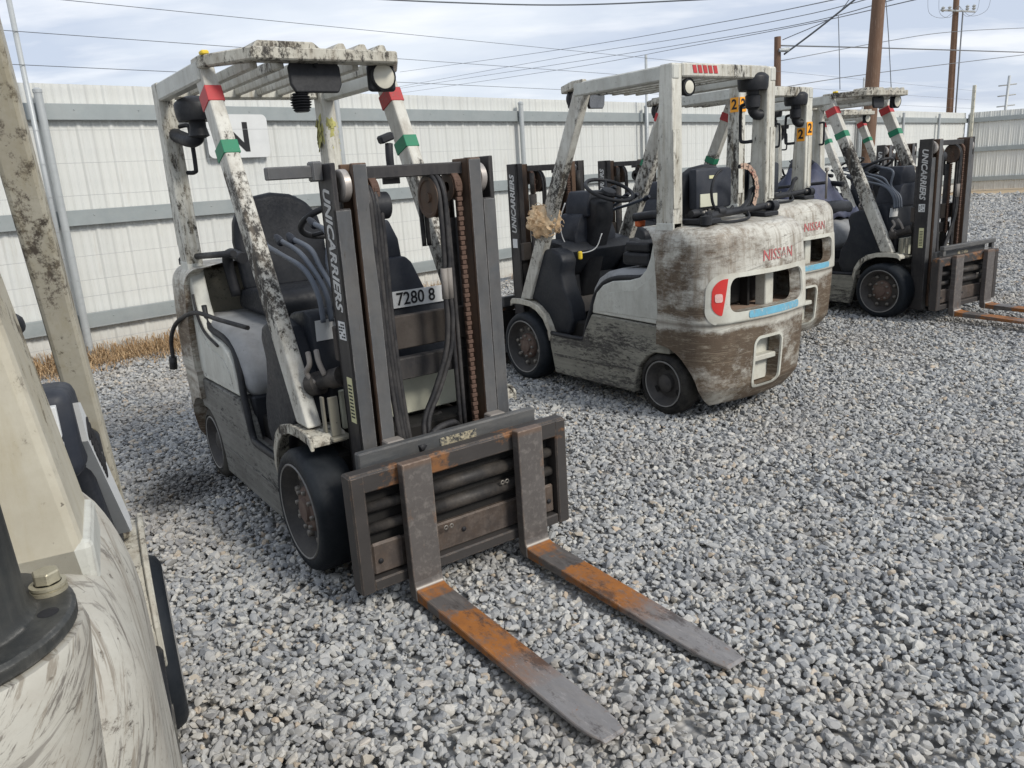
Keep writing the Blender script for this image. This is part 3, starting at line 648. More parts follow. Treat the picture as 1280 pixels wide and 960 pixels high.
    lathe(b, [(-.03, 0), (-.03, .035), (.03, .04), (.035, 0)], (-1.58, -.40, 1.255), 'y', 14); box(b, -1.70, -1.50, .24, .38, 1.20, 1.235, .008)
    lathe(b, [(0, .035), (.05, .035), (.055, 0)], (-1.68, .36, 1.20), 'z', 14); box(b, -1.66, -1.5, -.36, -.22, 1.20, 1.23, .006)
    for (p_, r_, a_) in (((-1.63, .30, 1.25), .022, 'x'), ((-1.56, .33, 1.26), .026, 'y'), ((-1.52, .24, 1.26), .02, 'x'), ((-1.60, .14, 1.262), .027, 'y')):
        lathe(b, [(-.03, 0), (-.03, r_), (-.01, r_ * 1.1), (.025, r_ * .9), (.03, 0)], p_, a_, 12)
    tube(b, [(-1.60, -.05, 1.25), (-1.57, -.16, 1.30), (-1.56, -.20, 1.36), (-1.565, -.235, 1.38)], .016, 8)
    tube(b, [(-1.66, .32, 1.22), (-1.72, .2, 1.205), (-1.70, 0, 1.21), (-1.62, -.1, 1.24)], .009, 6)
    tb = part('tank_bracket', b, 'black_plastic', True, 40)
    b = BM()
    for (x_, y_) in ((-1.64, .335), (-1.60, .27), (-1.545, .17), (-1.62, -.30)): lathe(b, [(0, .009), (.012, .009), (.014, 0)], (x_, y_, 1.236 + .03), 'z', 6)
    link('bracket_bolts', b, 'bolt', tb)
    b = BM(); tube(b, [(-1.58 + .0, .08 + .115 * math.cos(a), 1.375 + .135 * math.sin(a)) for a in np.linspace(-2.4, 1.4, 9)], .009, 6); link('tank_hoop', b, 'black_plastic', tb)

def wheel_bm_tyre(r, w, inner):
    b = BM(); lathe(b, [(-.0, inner * .98), (0.0, r - .03), (.01, r - .008), (.03, r), (w - .035, r), (w - .012, r - .012), (w - .002, r - .03), (w, r - .045), (w - .004, inner + .012), (w - .012, inner)], (0, 0, 0), 'y', 56)
    return b
def rim_bm(r, w, depth, nb, rb, wid):
    b = BM(); lathe(b, [(w - .004, r), (w + .001, r - .004), (w - .002, r - .010)], (0, 0, 0), 'y', 48, 1)
    lathe(b, [(w - .003, r - .008), (w - .014, r - .018), (w - depth, r - .034), (w - depth - .012, r - .05), (w - depth - .005, r * .42), (w - depth - .005, 0)], (0, 0, 0), 'y', 48, 0)
    lathe(b, [(.0, r * .9), (.02, 0)], (0, 0, 0), 'y', 24, 0)
    return b
def hub_bm(r, y, d):
    b = BM(); lathe(b, [(y, r * .95), (y + .022, r * .9), (y + .030, r * .8), (y + .032, r * .5), (y + .045, r * .44), (y + .05, 0)], (0, 0, 0), 'y', 28); return b
def place_y(o, x, y, z, s):
    o.location = (x, y, z); o.rotation_euler = (0, RNG.uniform(0, 6.28), 0 if s > 0 else math.pi)

GROUP = 'forklifts parked in a row on the gravel'
def tape(root, x0, z0, x1, z1, s, mat, name='tape_band'):
    """band round the sloping front pillar, between two heights on its axis"""
    def X(z): return .078 - .5038 * (z - .625), -.045 - .5014 * (z - .625)
    b = BM(); a0, a1 = X(z0), X(z1)
    dz = .020; dx = -dz * .505
    prism(b, [(a0[0] + .003 + dx, z0 + dz), (a0[1] - .003 - dx, z0 - dz), (a1[1] - .003 - dx, z1 - dz), (a1[0] + .003 + dx, z1 + dz)], *sorted((s * .396, s * .4675)), 'y', .002)
    return link(name, b, mat, root)

T1 = empty('forklift', 'dark-masted white forklift in front, rusty forks pointing at the viewer over the gravel', 'forklift', (-.4884, 3.3377, 0), -.9662, GROUP)
build_truck(T1)
poses = {2: (.5329, 6.2989, 2.1817), 3: (1.4573, 8.0594, 2.1658), 4: (4.0049, 7.7391, -1.0233), 5: (5.3647, 11.4570, -1.0755), 0: (-1.5435, 1.9137, 2.0264)}
LAB = {2: 'white forklift seen from behind with worn brown counterweight and a straw-coloured bundle on its pillar',
       3: 'white forklift seen from behind, mostly hidden, orange number 2 stickers on its rear pillars',
       4: 'forklift at the right end in profile with forks pointing right and a blue tarp',
       5: 'farthest forklift, only its roof guard, steering wheel and mast top showing over the others',
       0: 'scraped cream forklift cut off by the left edge, large bolt on its counterweight'}
TR = {1: T1}
for k, p in poses.items():
    c = copy_tree(T1); c.location = (p[0], p[1], 0); c.rotation_euler = (0, 0, p[2]); c['label'] = LAB[k]; c['group'] = GROUP; TR[k] = c
bpy.context.view_layer.update()
def kids(root, stem): return [o for o in root.children if o.name.split('.')[0] == stem]
def drop(root, stem, cond=lambda o: True):
    for o in kids(root, stem):
        if cond(o):
            for c in list(o.children_recursive): bpy.data.objects.remove(c)
            bpy.data.objects.remove(o)
def ycen(o):
    c = sum((Vector(b) for b in o.bound_box), Vector()) / 8; return c.y

# decals and per-truck things
for k, T in TR.items():
    for s in (1, -1):
        if k in (1, 4, 5, 3): 
            tape(T, 0, 1.92, 0, 1.985, s, 'red'); tape(T, 0, 1.70 if k != 3 else 1.55, 0, 1.755 if k != 3 else 1.60, s, 'green')
    # word on both outer rails
    text('mast_lettering', 'UNICARRIERS', .078, (0, 0, -1), (1, 0, 0), (.238, -.3462, 1.555), 'letters', T, bold=.0022, shear=.25, sx=.93)
    text('mast_lettering', 'UNICARRIERS', .078, (0, 0, 1), (1, 0, 0), (.238, .3462, 1.105), 'letters', T, bold=.0022, shear=.25, sx=.93)
    b = BM(); box(b, .235, .295, -.3475, -.3455, .995, 1.065, .0003); lb = link('instruction_label', b, 'white', T)
    b = BM()
    for i in range(5):
        for j in range(3):
            if (i * 3 + j) % 4: box(b, .240 + j * .018, .253 + j * .018, -.3485, -.3476, 1.003 + i * .012, 1.009 + i * .012, 0)
    link('label_print', b, 'ink', lb)
    b = BM(); box(b, .235, .295, .3455, .3475, .995, 1.065, .0003); lb = link('instruction_label', b, 'white', T)
    b = BM(); box(b, .255, .30, -.3475, -.3455, .67, .85, .0003); lb = link('load_label', b, 'ylabel', T)
    b = BM()
    for i in range(10): box(b, .262, .293, -.3485, -.3476, .69 + i * .014, .696 + i * .014, 0)
    link('label_print', b, 'ink', lb)
    b = BM(); t = bmesh.new(); box(t, -.065, .065, -.001, .001, -.043, .043, .0003); merge(b, t, Matrix.Translation((.06, -.3425, .96)) if 0 else Matrix.Translation((-.058, -.262, .985)) @ Matrix.Rotation(R(90), 4, 'Z') @ Matrix.Rotation(R(4), 4, 'X'))
    link('rating_plate', b, 'white', T)
    # maker's name on the back of the counterweight
if True:
    def on_cw(T, s, size, u0, z0, mat, name):
        cu = bpy.data.curves.new(name, 'FONT'); cu.body = s; cu.size = size; cu.offset = .0012; cu.shear = .15; cu.resolution_u = 2
        t = bpy.data.objects.new('tmp', cu); COL.objects.link(t); bpy.context.view_layer.update()
        me = bpy.data.meshes.new_from_object(t.evaluated_get(bpy.context.evaluated_depsgraph_get())); bpy.data.objects.remove(t)
        for v in me.vertices:
            p, n = cw_out(u0 - v.co.x, z0 + v.co.y); v.co = p + n * .003
        me.materials.clear(); me.materials.append(M[mat]); o = bpy.data.objects.new(name, me); COL.objects.link(o)
        o.parent = T; return o
    for k in (2, 3, 0):
        cw = kids(TR[k], 'counterweight')[0]
        on_cw(cw, 'NISSAN', .092, .085, .965, 'redink', 'name_lettering')
T2, T3, T4, T5, T0 = TR[2], TR[3], TR[4], TR[5], TR[0]
# F1 extras: number label, mirror, horn light, side bracket, joystick box
b = BM(); box(b, -.062, -.0585, .02, .325, .995, 1.068, .0004); nl = link('number_label', b, 'white', T1)
nl.location = (0, 0, .03)
text('number', '7280 8', .078, (0, 1, 0), (0, 0, 1), (-.0575, .052, 1.007), 'ink', nl, bold=.001, sx=.9)
drop(T1, 'air_intake'); b = BM()
lathe(b, [(-.045, .03), (-.05, .088), (-.03, .094), (.025, .097), (.035, .092), (.05, .075), (.064, .04), (.066, 0)], (-1.17, -.37, 1.955), 'z', 22)
lathe(b, [(-.045, .04), (-.08, .04), (-.12, .05), (-.13, .03)], (-1.17, -.37, 1.955), 'z', 16); tube(b, [(-1.17, -.37, 1.86), (-1.19, -.38, 1.825), (-1.25, -.40, 1.82), (-1.43, -.42, 1.86)], .034, 12); link('air_intake', b, 'black_plastic', T1, True, 40)
b = BM(); box(b, .215, .25, -.545, -.345, 1.588, 1.632, .004); box(b, .21, .262, -.385, -.345, 1.575, 1.645, .006); link('side_bracket', b, 'mast_light', T1)
def mirror(T, y, w, h, flip=1):
    b = BM(); t = bmesh.new(); prism(t, [(w * a, h * c) for a, c in ((-.5, -.25), (-.42, -.5), (.42, -.5), (.5, -.25), (.5, .3), (.42, .5), (-.42, .5), (-.5, .3))], -.012, .012, 'x', .006, seg=2)
    merge(b, t, Matrix.Translation((-.45, y, 2.022)) @ Matrix.Rotation(R(-6), 4, 'Y')); tube(b, [(-.435, y, 2.06), (-.42, y + .01, 2.10)], .008, 6, False)
    m = link('mirror', b, 'black_plastic', T)
    b = BM(); t = bmesh.new(); prism(t, [(w * .9 * a, h * .88 * c) for a, c in ((-.5, -.3), (-.42, -.5), (.42, -.5), (.5, -.3), (.5, .3), (.42, .5), (-.42, .5), (-.5, .3))], -.014, -.0125, 'x', 0)
    merge(b, t, Matrix.Translation((-.45, y, 2.022)) @ Matrix.Rotation(R(-6), 4, 'Y')); link('mirror_glass', b, 'mirror', m)
for T_ in (T1, T4):
    b = BM(); box(b, -.645, -.60, -.462, -.43, 2.124, 2.142, .005); link('yellow_tag', b, 'yellow', T_)
mirror(T1, -.035, .235, .135); mirror(T2, .09, .15, .105); mirror(T3, .09, .15, .105); mirror(T4, -.02, .17, .11)
b = BM()
for i in range(7): lathe(b, [(-.005, .030 + .008 * math.sin(i / 6 * math.pi)), (0, .038 + .010 * math.sin(i / 6 * math.pi)), (.005, .030 + .008 * math.sin(i / 6 * math.pi))], (-.47, -.105, 1.885 + i * .011), 'z', 20)
lathe(b, [(-.04, 0), (-.04, .03), (.036, .03), (.036, 0)], (-.47, -.105, 1.918), 'z', 16); box(b, -.48, -.46, -.115, -.095, 1.955, 2.09, .003)
link('warning_horn', b, 'black_plastic', T1, True, 40)
b = BM(); tube(b, [(-1.1, .36, 1.05), (-1.1, .36, 1.2)], .01, 6, False)
bm_free = b; bm_free.free()
b = BM(); tube(b, [(.18, -.035, 1.615), (.18, -.035, 1.66), (.175, -.03, 1.70)], .016, 8); t = bmesh.new(); box(t, -.02, .02, -.028, .03, -.014, .016, .006); merge(b, t, Matrix.Translation((.18, -.045, 1.72)) @ Matrix.Rotation(R(18), 4, 'X')); link('camera_clamp', b, 'black_plastic', T1)
b = BM(); 
for i in range(150):
    a = RNG.uniform(0, 6.28); z = RNG.uniform(1.82, 1.93); c = Vector((-1.48, .434, z)); d = Vector((math.cos(a) * .062, math.sin(a) * .052, RNG.uniform(-.03, .03)))
    e = Vector((-math.sin(a) * .010, math.cos(a) * .010, RNG.uniform(-.012, .012))); p = c + d; o_ = d.normalized() * RNG.uniform(.0, .014)
    vs = [b.verts.new(p - e), b.verts.new(p + e), b.verts.new(p + e + o_ + Vector((0, 0, -.04))), b.verts.new(p - e + o_ * .5 + Vector((0, 0, -.035)))]; b.faces.new(vs)
k_ = plain('frayed_yellow_green_tape', (.42, .40, .15), .7, .6, 30); M['fray'] = k_
link('frayed_tape', b, 'fray', T1)
b = BM(); tube(b, [(-.74, -.40, .93), (-1.0, -.46, .95), (-1.3, -.50, .96), (-1.6, -.53, .88), (-1.70, -.555, .78), (-1.72, -.56, .66)], .012, 8); tube(b, [(-1.72, -.56, .67), (-1.73, -.565, .60)], .022, 8, False); link('gas_hose', b, 'hose', T1)
b = BM(); tube(b, [(-1.35, -.482, 1.05), (-1.30, -.486, .93), (-1.2, -.486, .86), (-1.0, -.486, .82)], .007, 6); link('rear_cable', b, 'hose', T1)
b = BM(); lathe(b, [(0, .024), (.03, .024), (.045, .012), (.05, 0)], (-1.62, -.44, 1.19), 'z', 12); link('pivot_cap', b, 'black_plastic', T1)
# F2 extras
b = BM(); t = bmesh.new(); lathe(t, [(0, .035), (-.05, .05), (-.07, .05)], (0, 0, 0), 'x', 22); lathe(t, [(-.066, .046), (-.07, 0)], (0, 0, 0), 'x', 22); merge(b, t, Matrix.Translation((-1.46, .33, 1.985))); w = link('rear_work_light', b, 'black_plastic', T2, True, 40)
b = BM(); lathe(b, [(-.071, .036), (-.076, .02), (-.077, 0)], (-1.46, .33, 1.985), 'x', 22); link('lens', b, 'glass', w, True)
b = BM()
for i in range(5):
    y = .30 - i * .045
    prism(b, [(y, 2.062), (y - .03, 2.062), (y - .018, 2.105), (y + .012, 2.105)], -1.5385, -1.5355, 'x', 0)
link('hazard_sticker', b, 'red', T2)
b = BM(); tube(b, [(-1.585, -.08 + .135 * math.cos(a), 1.375 + .145 * math.sin(a)) for a in np.linspace(1.4, 4.5, 14)], .013, 8); link('tank_strap', b, 'black_plastic', T2)
b = BM(); tube(b, [(-1.585, .08 + .145 * math.cos(a), 1.395 + .15 * math.sin(a)) for a in np.linspace(1.57, -.9 + 4.1, 2)], .001, 4)
b.free()
b = BM()
for i, a in enumerate(np.linspace(1.75, -.55, 14)):
    a2 = a - .17; P = [(-1.585, -.08 - (.135 + d) * math.cos(q), 1.375 + (.145 + d) * math.sin(q)) for q, d in ((a, -.018), (a2, -.018), (a2, .018), (a, .018))]
    b.faces.new([b.verts.new((x - .012 - .004 * (i % 2), y, z)) for x, y, z in P])
M['strap'] = worn('faded_pink_strap', (.52, .36, .27), (.35, .12, .09), .54, 20); link('strap_webbing', b, 'strap', T2)
b = BM(); tube(b, [(-.22, .22, 1.33), (-.19, .25, 1.20), (-.24, .26, 1.05), (-.34, .22, .97), (-.42, .12, .99), (-.46, .08, 1.10)], .0045, 6); link('white_cable', b, 'white', T2)
b = BM(); box(b, -.46, -.43, .27, .30, .93, .99, .008); link('key_tag', b, 'yellow', T2)
b = BM(); box(b, -1.05, -.99, .22, .27, 1.17, 1.22, .012, seg=2); link('seat_belt_buckle', b, 'buckle', T2)
b = BM(); box(b, -1.446, -1.439, -.02, .14, 1.285, 1.365, .002); link('seat_label', b, 'cream_plate', T2)
b = BM(); tube(b, [(-.70, -.455, 1.6), (-.62, -.47, 1.3), (-.55, -.46, 1.0)], .008, 6); link('cable', b, 'hose', T2)
# F3 number stickers
for s in (1, -1):
    zq = 1.98 if s > 0 else 1.78
    for (o3, r3, u3, bx) in (((-1.5385, s * .434, zq), (0, -1, 0), (0, 0, 1), (-1.5375, -1.5345, s * .434 - .038, s * .434 + .038)), ((-1.485, .4785, 1.98) if s > 0 else None, (-1, 0, 0), (0, 0, 1), None)):
        if o3 is None: continue
        b = BM()
        if bx: box(b, bx[0], bx[1], bx[2], bx[3], zq - .055, zq + .055, .0004)
        else: box(b, -1.525, -1.445, .476, .478, 1.925, 2.035, .0004)
        stk = link('number_sticker', b, 'orange', T3)
        text('number', '2', .105, r3, u3, (o3[0], o3[1] - (-.0) if 1 else 0, o3[2]), 'ink', stk, center=True, bold=.003)
b = BM(); box(b, -1.52, -1.44, -.3925, -.3910, 1.68, 1.79, .0004); stk = link('number_sticker', b, 'orange', T3)
text('number', '2', .105, (-1, 0, 0), (0, 0, 1), (-1.48, -.3902, 1.735), 'ink', stk, center=True, bold=.003)
b = BM(); tube(b, [(-1.70, -.46, 1.19), (-1.70, -.46, 1.42)], .010, 6, False); lathe(b, [(0, .018), (.03, .018), (.03, 0)], (-1.70, -.46, 1.42), 'z', 10); link('tank_latch', b, 'bolt', T3)
# F0 extras: swing post with flange and bolt, label
FX, FY, FZ = -1.745, -.380, 1.245
b = BM(); lathe(b, [(0, .092), (.003, .095), (.011, .095), (.014, .092), (.014, .069), (.022, .064), (.125, .060), (.13, .062), (.14, .062), (.142, .058), (.142, 0)], (FX, FY, FZ), 'z', 48)
M['post_paint'] = worn('oily_dark_post_paint', (.028, .031, .031), (.13, .115, .09), .60, 14, (1, 1, 1), .5, ((3, 3, .3), (.10, .10, .09), .5), grimecol=(.11, .10, .085), rough=.45, edge=(.25, .24, .22))
sp = link('swing_post', b, 'post_paint', T0, True, 40)
b = BM(); bx_, by_ = FX + .026, FY - .076

lathe(b, [(0, .0135), (.003, .0135), (.0032, .012), (.0045, .012), (.0048, .0135), (.007, .0135), (.0075, .010)], (bx_, by_, FZ + .014), 'z', 24); prism(b, [(bx_ + .0105 * math.cos(R(60 * q + 10)), by_ + .0105 * math.sin(R(60 * q + 10))) for q in range(6)], FZ + .0215, FZ + .0315, 'z', .0012); link('flange_bolt', b, 'brass', sp, True, 20)
b = BM(); lathe(b, [(0, .0075), (.0006, 0)], (FX - .014, FY - .077, FZ + .0142), 'z', 16); link('bolt_hole', b, 'ink', sp)
b = BM(); t = bmesh.new(); box(t, -.001, .001, -.001, .001, -.001, .001, 0); t.free()
b = BM(); lathe(b, [(-.32, .08), (-.08, .094), (-.01, .101), (.0, .098), (.001, 0)], (FX, FY, FZ - .001), 'z', 40); link('post_boss', b, 'cw_scraped', T0, True, 40)
b = BM(); prism(b, [(-1.02, 1.275), (-.86, 1.262), (-.36, .815), (-.37, .70), (-.70, .90), (-.86, 1.10), (-1.02, 1.13)], -.450, -.35, 'y', .022, seg=3); cs_ = link('side_console', b, 'navy_plastic', T0, True, 40)
b = BM(); box(b, -1.0385, -1.021, -.43, -.375, 1.205, 1.255, .001); box(b, -1.0385, -1.021, -.43, -.375, 1.145, 1.195, .001); link('console_label', b, 'white', cs_)
b = BM()
def lab(t_, w_, o_=0.): return Vector((-.98 + .58 * t_, -.442 - .022 * t_, 1.262 - .43 * t_ - .070 * w_)) + Vector((-.12, -.99, 0)) * o_
vs_ = [[b.verts.new(lab(t_, w_, o_)) for t_, w_ in ((0, .25), (.06, 0), (1, .1), (1, .6), (.9, 1), (.05, 1))] for o_ in (-.02, .016)]
b.faces.new(vs_[1]); b.faces.new(vs_[0][::-1])
for i in range(6): b.faces.new([vs_[0][i], vs_[0][(i + 1) % 6], vs_[1][(i + 1) % 6], vs_[1][i]])
wl = link('side_label', b, 'white', T0)
dr_ = (lab(1, .5) - lab(0, .5)).normalized(); up_ = Vector((0, 0, 1)); up_ = (up_ - dr_ * up_.dot(dr_)).normalized()
text('label_lettering', '0982BR46', .056, dr_, up_, lab(.07, .80, .0175), 'ink', wl, bold=.002)
cwo = kids(T0, 'counterweight')[0]
for o_ in [cwo] + [c for c in cwo.children if c.name.startswith('top_face')]:
    o_.data = o_.data.copy(); o_.data.materials[0] = M['cw_scraped']
for st_ in ('rear_pillar',):
    for o_ in [c for q in kids(T0, st_) for c in q.children]: bpy.data.objects.remove(o_)
    for o_ in kids(T0, st_): o_.data = o_.data.copy(); o_.data.materials[0] = M['paint_peeled']
for st_ in ('front_pillar',):
    for o_ in kids(T0, st_): o_.data = o_.data.copy(); o_.data.materials[0] = M['paint_peeled']
for st_, kk, zb in (('rear_pillar', .115, 1.16), ('front_pillar', .020, .62)):
    for o_ in kids(T0, st_):
        if st_ == 'front_pillar': o_.data = o_.data.copy()
        sg_ = 1 if ycen(o_) > 0 else -1
        for v in o_.data.vertices: v.co.y -= sg_ * kk * max(0, v.co.z - zb)
b = BM(); box(b, -.36, -.25, -.446, -.4445, .66, .71, .001); link('tape_reflection', b, 'green', T0)  # green patch on the cowl side: reflection of green tape put in as colour

# straw-coloured bundle taped on F2's pillar
def at(T, p): return T.matrix_world @ Vector(p)
bpy.context.view_layer.update()
b = BM(); t = bmesh.new(); bmesh.ops.create_icosphere(t, subdivisions=4, radius=1)
for v in t.verts:
    n = v.co.normalized(); f = 1 + .18 * math.sin(n.x * 7 + 1) * math.sin(n.y * 6) + .10 * math.sin(n.z * 17 + n.x * 9) + .06 * math.sin(n.y * 31 + n.z * 23)
    v.co = Vector((n.x * .095 * f, n.y * .085 * f, n.z * .115 * f))
merge(b, t)
for i in range(60):
    d = Vector(RNG.normal(size=3)).normalized(); p = Vector((d.x * .10, d.y * .09, d.z * .12)); q = d.cross(Vector(RNG.normal(size=3))).normalized()
    tube(b, [p, p + q * .03 + d * .012, p + q * .06], .0022, 4, False)
M['straw'] = plain('straw_coloured_wrap', (.66, .46, .27), .8, .5, 22, (.80, .68, .48), .6, bump=.8)
o = link('rag_bundle', b, 'straw', None, True, 60); o.location = at(T2, (-.235, .43, 1.215)); o.rotation_euler = (.2, .35, .4); o.scale = (1.2, 1.2, 1.02)
tag(o, 'crumpled straw-coloured wrap bundled round the front pillar of the second forklift', 'rag')
# blue tarp over the rear of F4
b = BM(); nx, ny = 44, 52
def tarp(u, v):
    x = -1.78 + u * .95; y = -.47 + v * .92
    h = .93 + .52 * math.exp(-((x + 1.28) / .26) ** 2) * math.exp(-((y - .0) / .40) ** 4) + .10 * math.exp(-((x + 1.6) / .2) ** 2)
    h += .022 * math.sin(x * 21 + y * 13) + .018 * math.sin(y * 34 - x * 9 + 2 * math.sin(x * 7)) + .012 * math.sin(x * 47 + y * 29)
    e = min(u, 1 - u, v, 1 - v)
    if e < .07: h -= (.07 - e) * 1.6
    return Vector((x + .012 * math.sin(y * 27), y + .012 * math.sin(x * 31), max(h, .95 if x > -1.5 else 1.2) if e > .07 else h + .05))
G = [[b.verts.new(tarp(i / nx, j / ny)) for j in range(ny + 1)] for i in range(nx + 1)]
for i in range(nx):
    for j in range(ny): f = b.faces.new([G[i][j], G[i + 1][j], G[i + 1][j + 1], G[i][j + 1]]); f.smooth = True
M['tarp'] = plain('faded_blue_tarp', (.065, .075, .12), .6, .25, 8, (.13, .12, .16), .5, bump=.3)
o = link('tarp', b, 'tarp', None); md = o.modifiers.new('thickness', 'SOLIDIFY'); md.thickness = .004
o.matrix_world = T4.matrix_world.copy(); tag(o, 'faded blue-purple tarp draped over the seat of the rightmost forklift', 'tarp')
# loose parts differ between trucks
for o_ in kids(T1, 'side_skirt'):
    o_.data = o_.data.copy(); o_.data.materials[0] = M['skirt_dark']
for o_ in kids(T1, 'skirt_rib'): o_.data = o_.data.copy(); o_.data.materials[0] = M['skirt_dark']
for st_ in ('carriage', 'worn_patch', 'side_shifter_frame', 'lower_plate', 'plate_bolt', 'shift_cylinder', 'shifter_back', 'hose_port', 'fork'):
    for o_ in kids(T4, st_): o_.location = (.035, 0, .045)
b = BM(); box(b, .455, .50, -.40, .47, .61, .65, .005); box(b, .455, .49, -.39, -.35, .56, .61, .003); box(b, .455, .49, .42, .46, .56, .61, .003); link('carriage_top_bar', b, 'greyblue', T4).location = (.035, 0, .045)
drop(T0, 'tank_bracket'); drop(T0, 'armrest', lambda o: ycen(o) < 0); drop(T0, 'side_bar')
for st_ in ('outer_mast_rail', 'inner_mast_rail', 'rail_face', 'mast_roller', 'lift_cylinder', 'guide_block', 'lift_chain', 'chain_loop', 'chain_sheave', 'tilt_cylinder', 'mast_top_bar', 'mast_middle_plate', 'mast_lower_plate', 'mast_cross_brace', 'hose_pulley', 'hydraulic_hose', 'hose_fitting', 'hose_guide', 'carriage', 'worn_patch', 'side_shifter_frame', 'lower_plate', 'plate_bolt', 'shift_cylinder', 'shifter_back', 'hose_port', 'fork', 'mast_lettering', 'instruction_label', 'load_label'): drop(T0, st_)
drop(T0, 'grab_handle', lambda o: ycen(o) < 0); drop(T1, 'tank_bracket'); drop(T4, 'seat_back_box'); drop(T1, 'grab_handle', lambda o: ycen(o) > 0)
for T in (T2, T3): drop(T, 'side_bar')

# ------------------------------------------------------------------ fence
FA = .78898; F0 = Vector((0, 12.152, 0)); FD = Vector((math.cos(FA), math.sin(FA), 0)); FN = Vector((FD.y, -FD.x, 0))
def fmat():
    k = NB('white_corrugated_sheet'); tc = k.n('ShaderNodeTexCoord'); k.co = tc.outputs['Object']; k.raw = k.co
    x = k.xyz()[0]
    seam = k.ramp(k.math('ABSOLUTE', k.math('SUBTRACT', k.math('FRACT', k.math('MULTIPLY', x, 1 / .9144), 0.), .5), 0.), 0, .018, 1, 0)
    pan = k.n('ShaderNodeTexWhiteNoise', noise_dimensions='1D'); k.l(k.math('FLOOR', k.math('ADD', k.math('MULTIPLY', x, 1 / .9144), .5), 0.), pan.inputs['W'])
    c = k.mix(k.ramp(pan.outputs[0], 0, 1, 0, .5), (.64, .645, .61), (.56, .575, .56))
    c = k.mix(k.ramp(k.noise(5, 5, .7, (3, 1, .10), 1), .42, .75, 0, .45), c, (.52, .52, .48))
    c = k.mix(k.ramp(k.noise(9, 4, .7, (2.2, 1, .22), 6), .58, .75, 0, .4), c, (.45, .41, .34))
    z = k.xyz()[2]; c = k.mix(k.math('MULTIPLY', k.ramp(z, 0, .35, .6, 0), k.noise(6, 4)), c, (.33, .24, .16))
    c = k.mix(k.math('MULTIPLY', seam, .30), c, (.36, .36, .35))
    return k.done(c, .5)
M['sheet'] = fmat()
M['galv'] = plain('grey_galvanised_rail', (.29, .32, .32), .5, .18, 5, (.36, .37, .36), .5, metal=.2)
M['post'] = plain('pale_galvanised_post', (.42, .44, .44), .45, .15, 12, metal=.2)
M['fwire'] = plain('light_steel_wire', (.40, .41, .41), .5, .1)
M['wire'] = plain('thin_steel_wire', (.16, .17, .18), .5, .1, metal=.4)
def bay_mesh(L, H):
    b = BM(); n = int(L / .019); pr = []
    for i in range(n + 1):
        x = L * i / n; ph = (x / .305) % 1; q_ = (ph * 4) % 1
        d = .018 * math.sin(min(1, (ph / .20)) * math.pi) ** .7 if ph < .20 else (.008 if q_ < .35 else 0)
        pr.append((x, d))
    A = [b.verts.new((x, -d, .03)) for x, d in pr]; B = [b.verts.new((x, -d, H)) for x, d in pr]
    for i in range(n): b.faces.new([A[i], A[i + 1], B[i + 1], B[i]])
    return b
SP = 3.27; H = 2.66
def fence(name, label, origin, ang, nb, first_post=True, H=2.66):
    root = empty(name, label, 'fence', origin, ang)
    shift = 0
    b0 = link('fence_sheet', bay_mesh(SP, H), 'sheet', root); b0.modifiers.new('t', 'SOLIDIFY').thickness = .003
    rb = BM(); 
    for i in range(nb):
        o = b0 if i == 0 else b0.copy()
        if i: COL.objects.link(o)
        o.location = (i * SP, .06, 0)
    for zc in (2.40, 1.41, .40):
        r0 = None
        for i in range(nb):
            if r0 is None:
                b = BM(); box(b, .0, SP - .004, -.02, .03, zc - .075, zc + .075, .004)
                for q in np.arange(.3, SP, .61): lathe(b, [(0, .009), (-.006, .006), (-.006, 0)], (q, -.02, zc + .02), 'y', 6)
                r0 = link('fence_rail', b, 'galv', root); o = r0
            else: o = r0.copy(); COL.objects.link(o)
            o.location = (i * SP, 0, 0)
    b = BM(); tube(b, [(0, -.06, -.02), (0, -.06, 2.56)], .038, 12, False); lathe(b, [(0, .042), (.03, .042), (.045, .02), (.047, 0)], (0, -.06, 2.56), 'z', 12); p0 = link('fence_post', b, 'post', root, True, 40)
    for i in range(1, nb + 1): o = p0.copy(); COL.objects.link(o); o.location = (i * SP, 0, 0)
    return root
S0 = -6.04 - SP * 2
o0 = F0 + FD * S0
fence('corrugated_fence', 'long white corrugated fence with grey rails running behind the forklifts', o0, FA, 11)
cor = F0 + FD * (S0 + 11 * SP)
FA2 = FA - R(72)
fence('corrugated_fence', 'far white corrugated fence closing the yard beyond the forks at right', cor + Vector((math.cos(FA2), math.sin(FA2), 0)) * .05, FA2, 5)
# electric wire fence in front of it
def wire_root(): return empty('wire_fence', 'thin wires on tall poles just in front of the white fence, rising above it', 'wire fence', F0 + FN * .16, FA)
W = wire_root()
M['pole_cream'] = plain('cream_fibreglass_pole', (.55, .53, .44), .6, .15, 12)
for i, s in enumerate((-6.15, 3.64, 13.45, 23.3)):
    b = BM(); 
    if i < 3: tube(b, [(s, 0, 0), (s, 0, 3.42)], .024, 8, False)
    else: box(b, s - .05, s + .05, -.05, .05, 0, 3.55, .01)
    if i == 3:
        for z in np.arange(.3, 3.5, .25): box(b, s - .09, s - .05, -.07, -.03, z, z + .08, .005)
    link('wire_pole', b, 'post' if i < 3 else 'pole_cream', W)
hs = [.22, .36, .50, .66, .82, 1.05, 1.30, 1.62, 1.92, 2.22, 2.78, 3.06, 3.36]
for z in hs:
    b = BM(); tube(b, [(-13, -.03, z), (23.3, -.03, z)], .0016 if z < 2.7 else .003, 4, False); link('fence_wire', b, 'fwire' if z < 2.7 else 'wire', W)
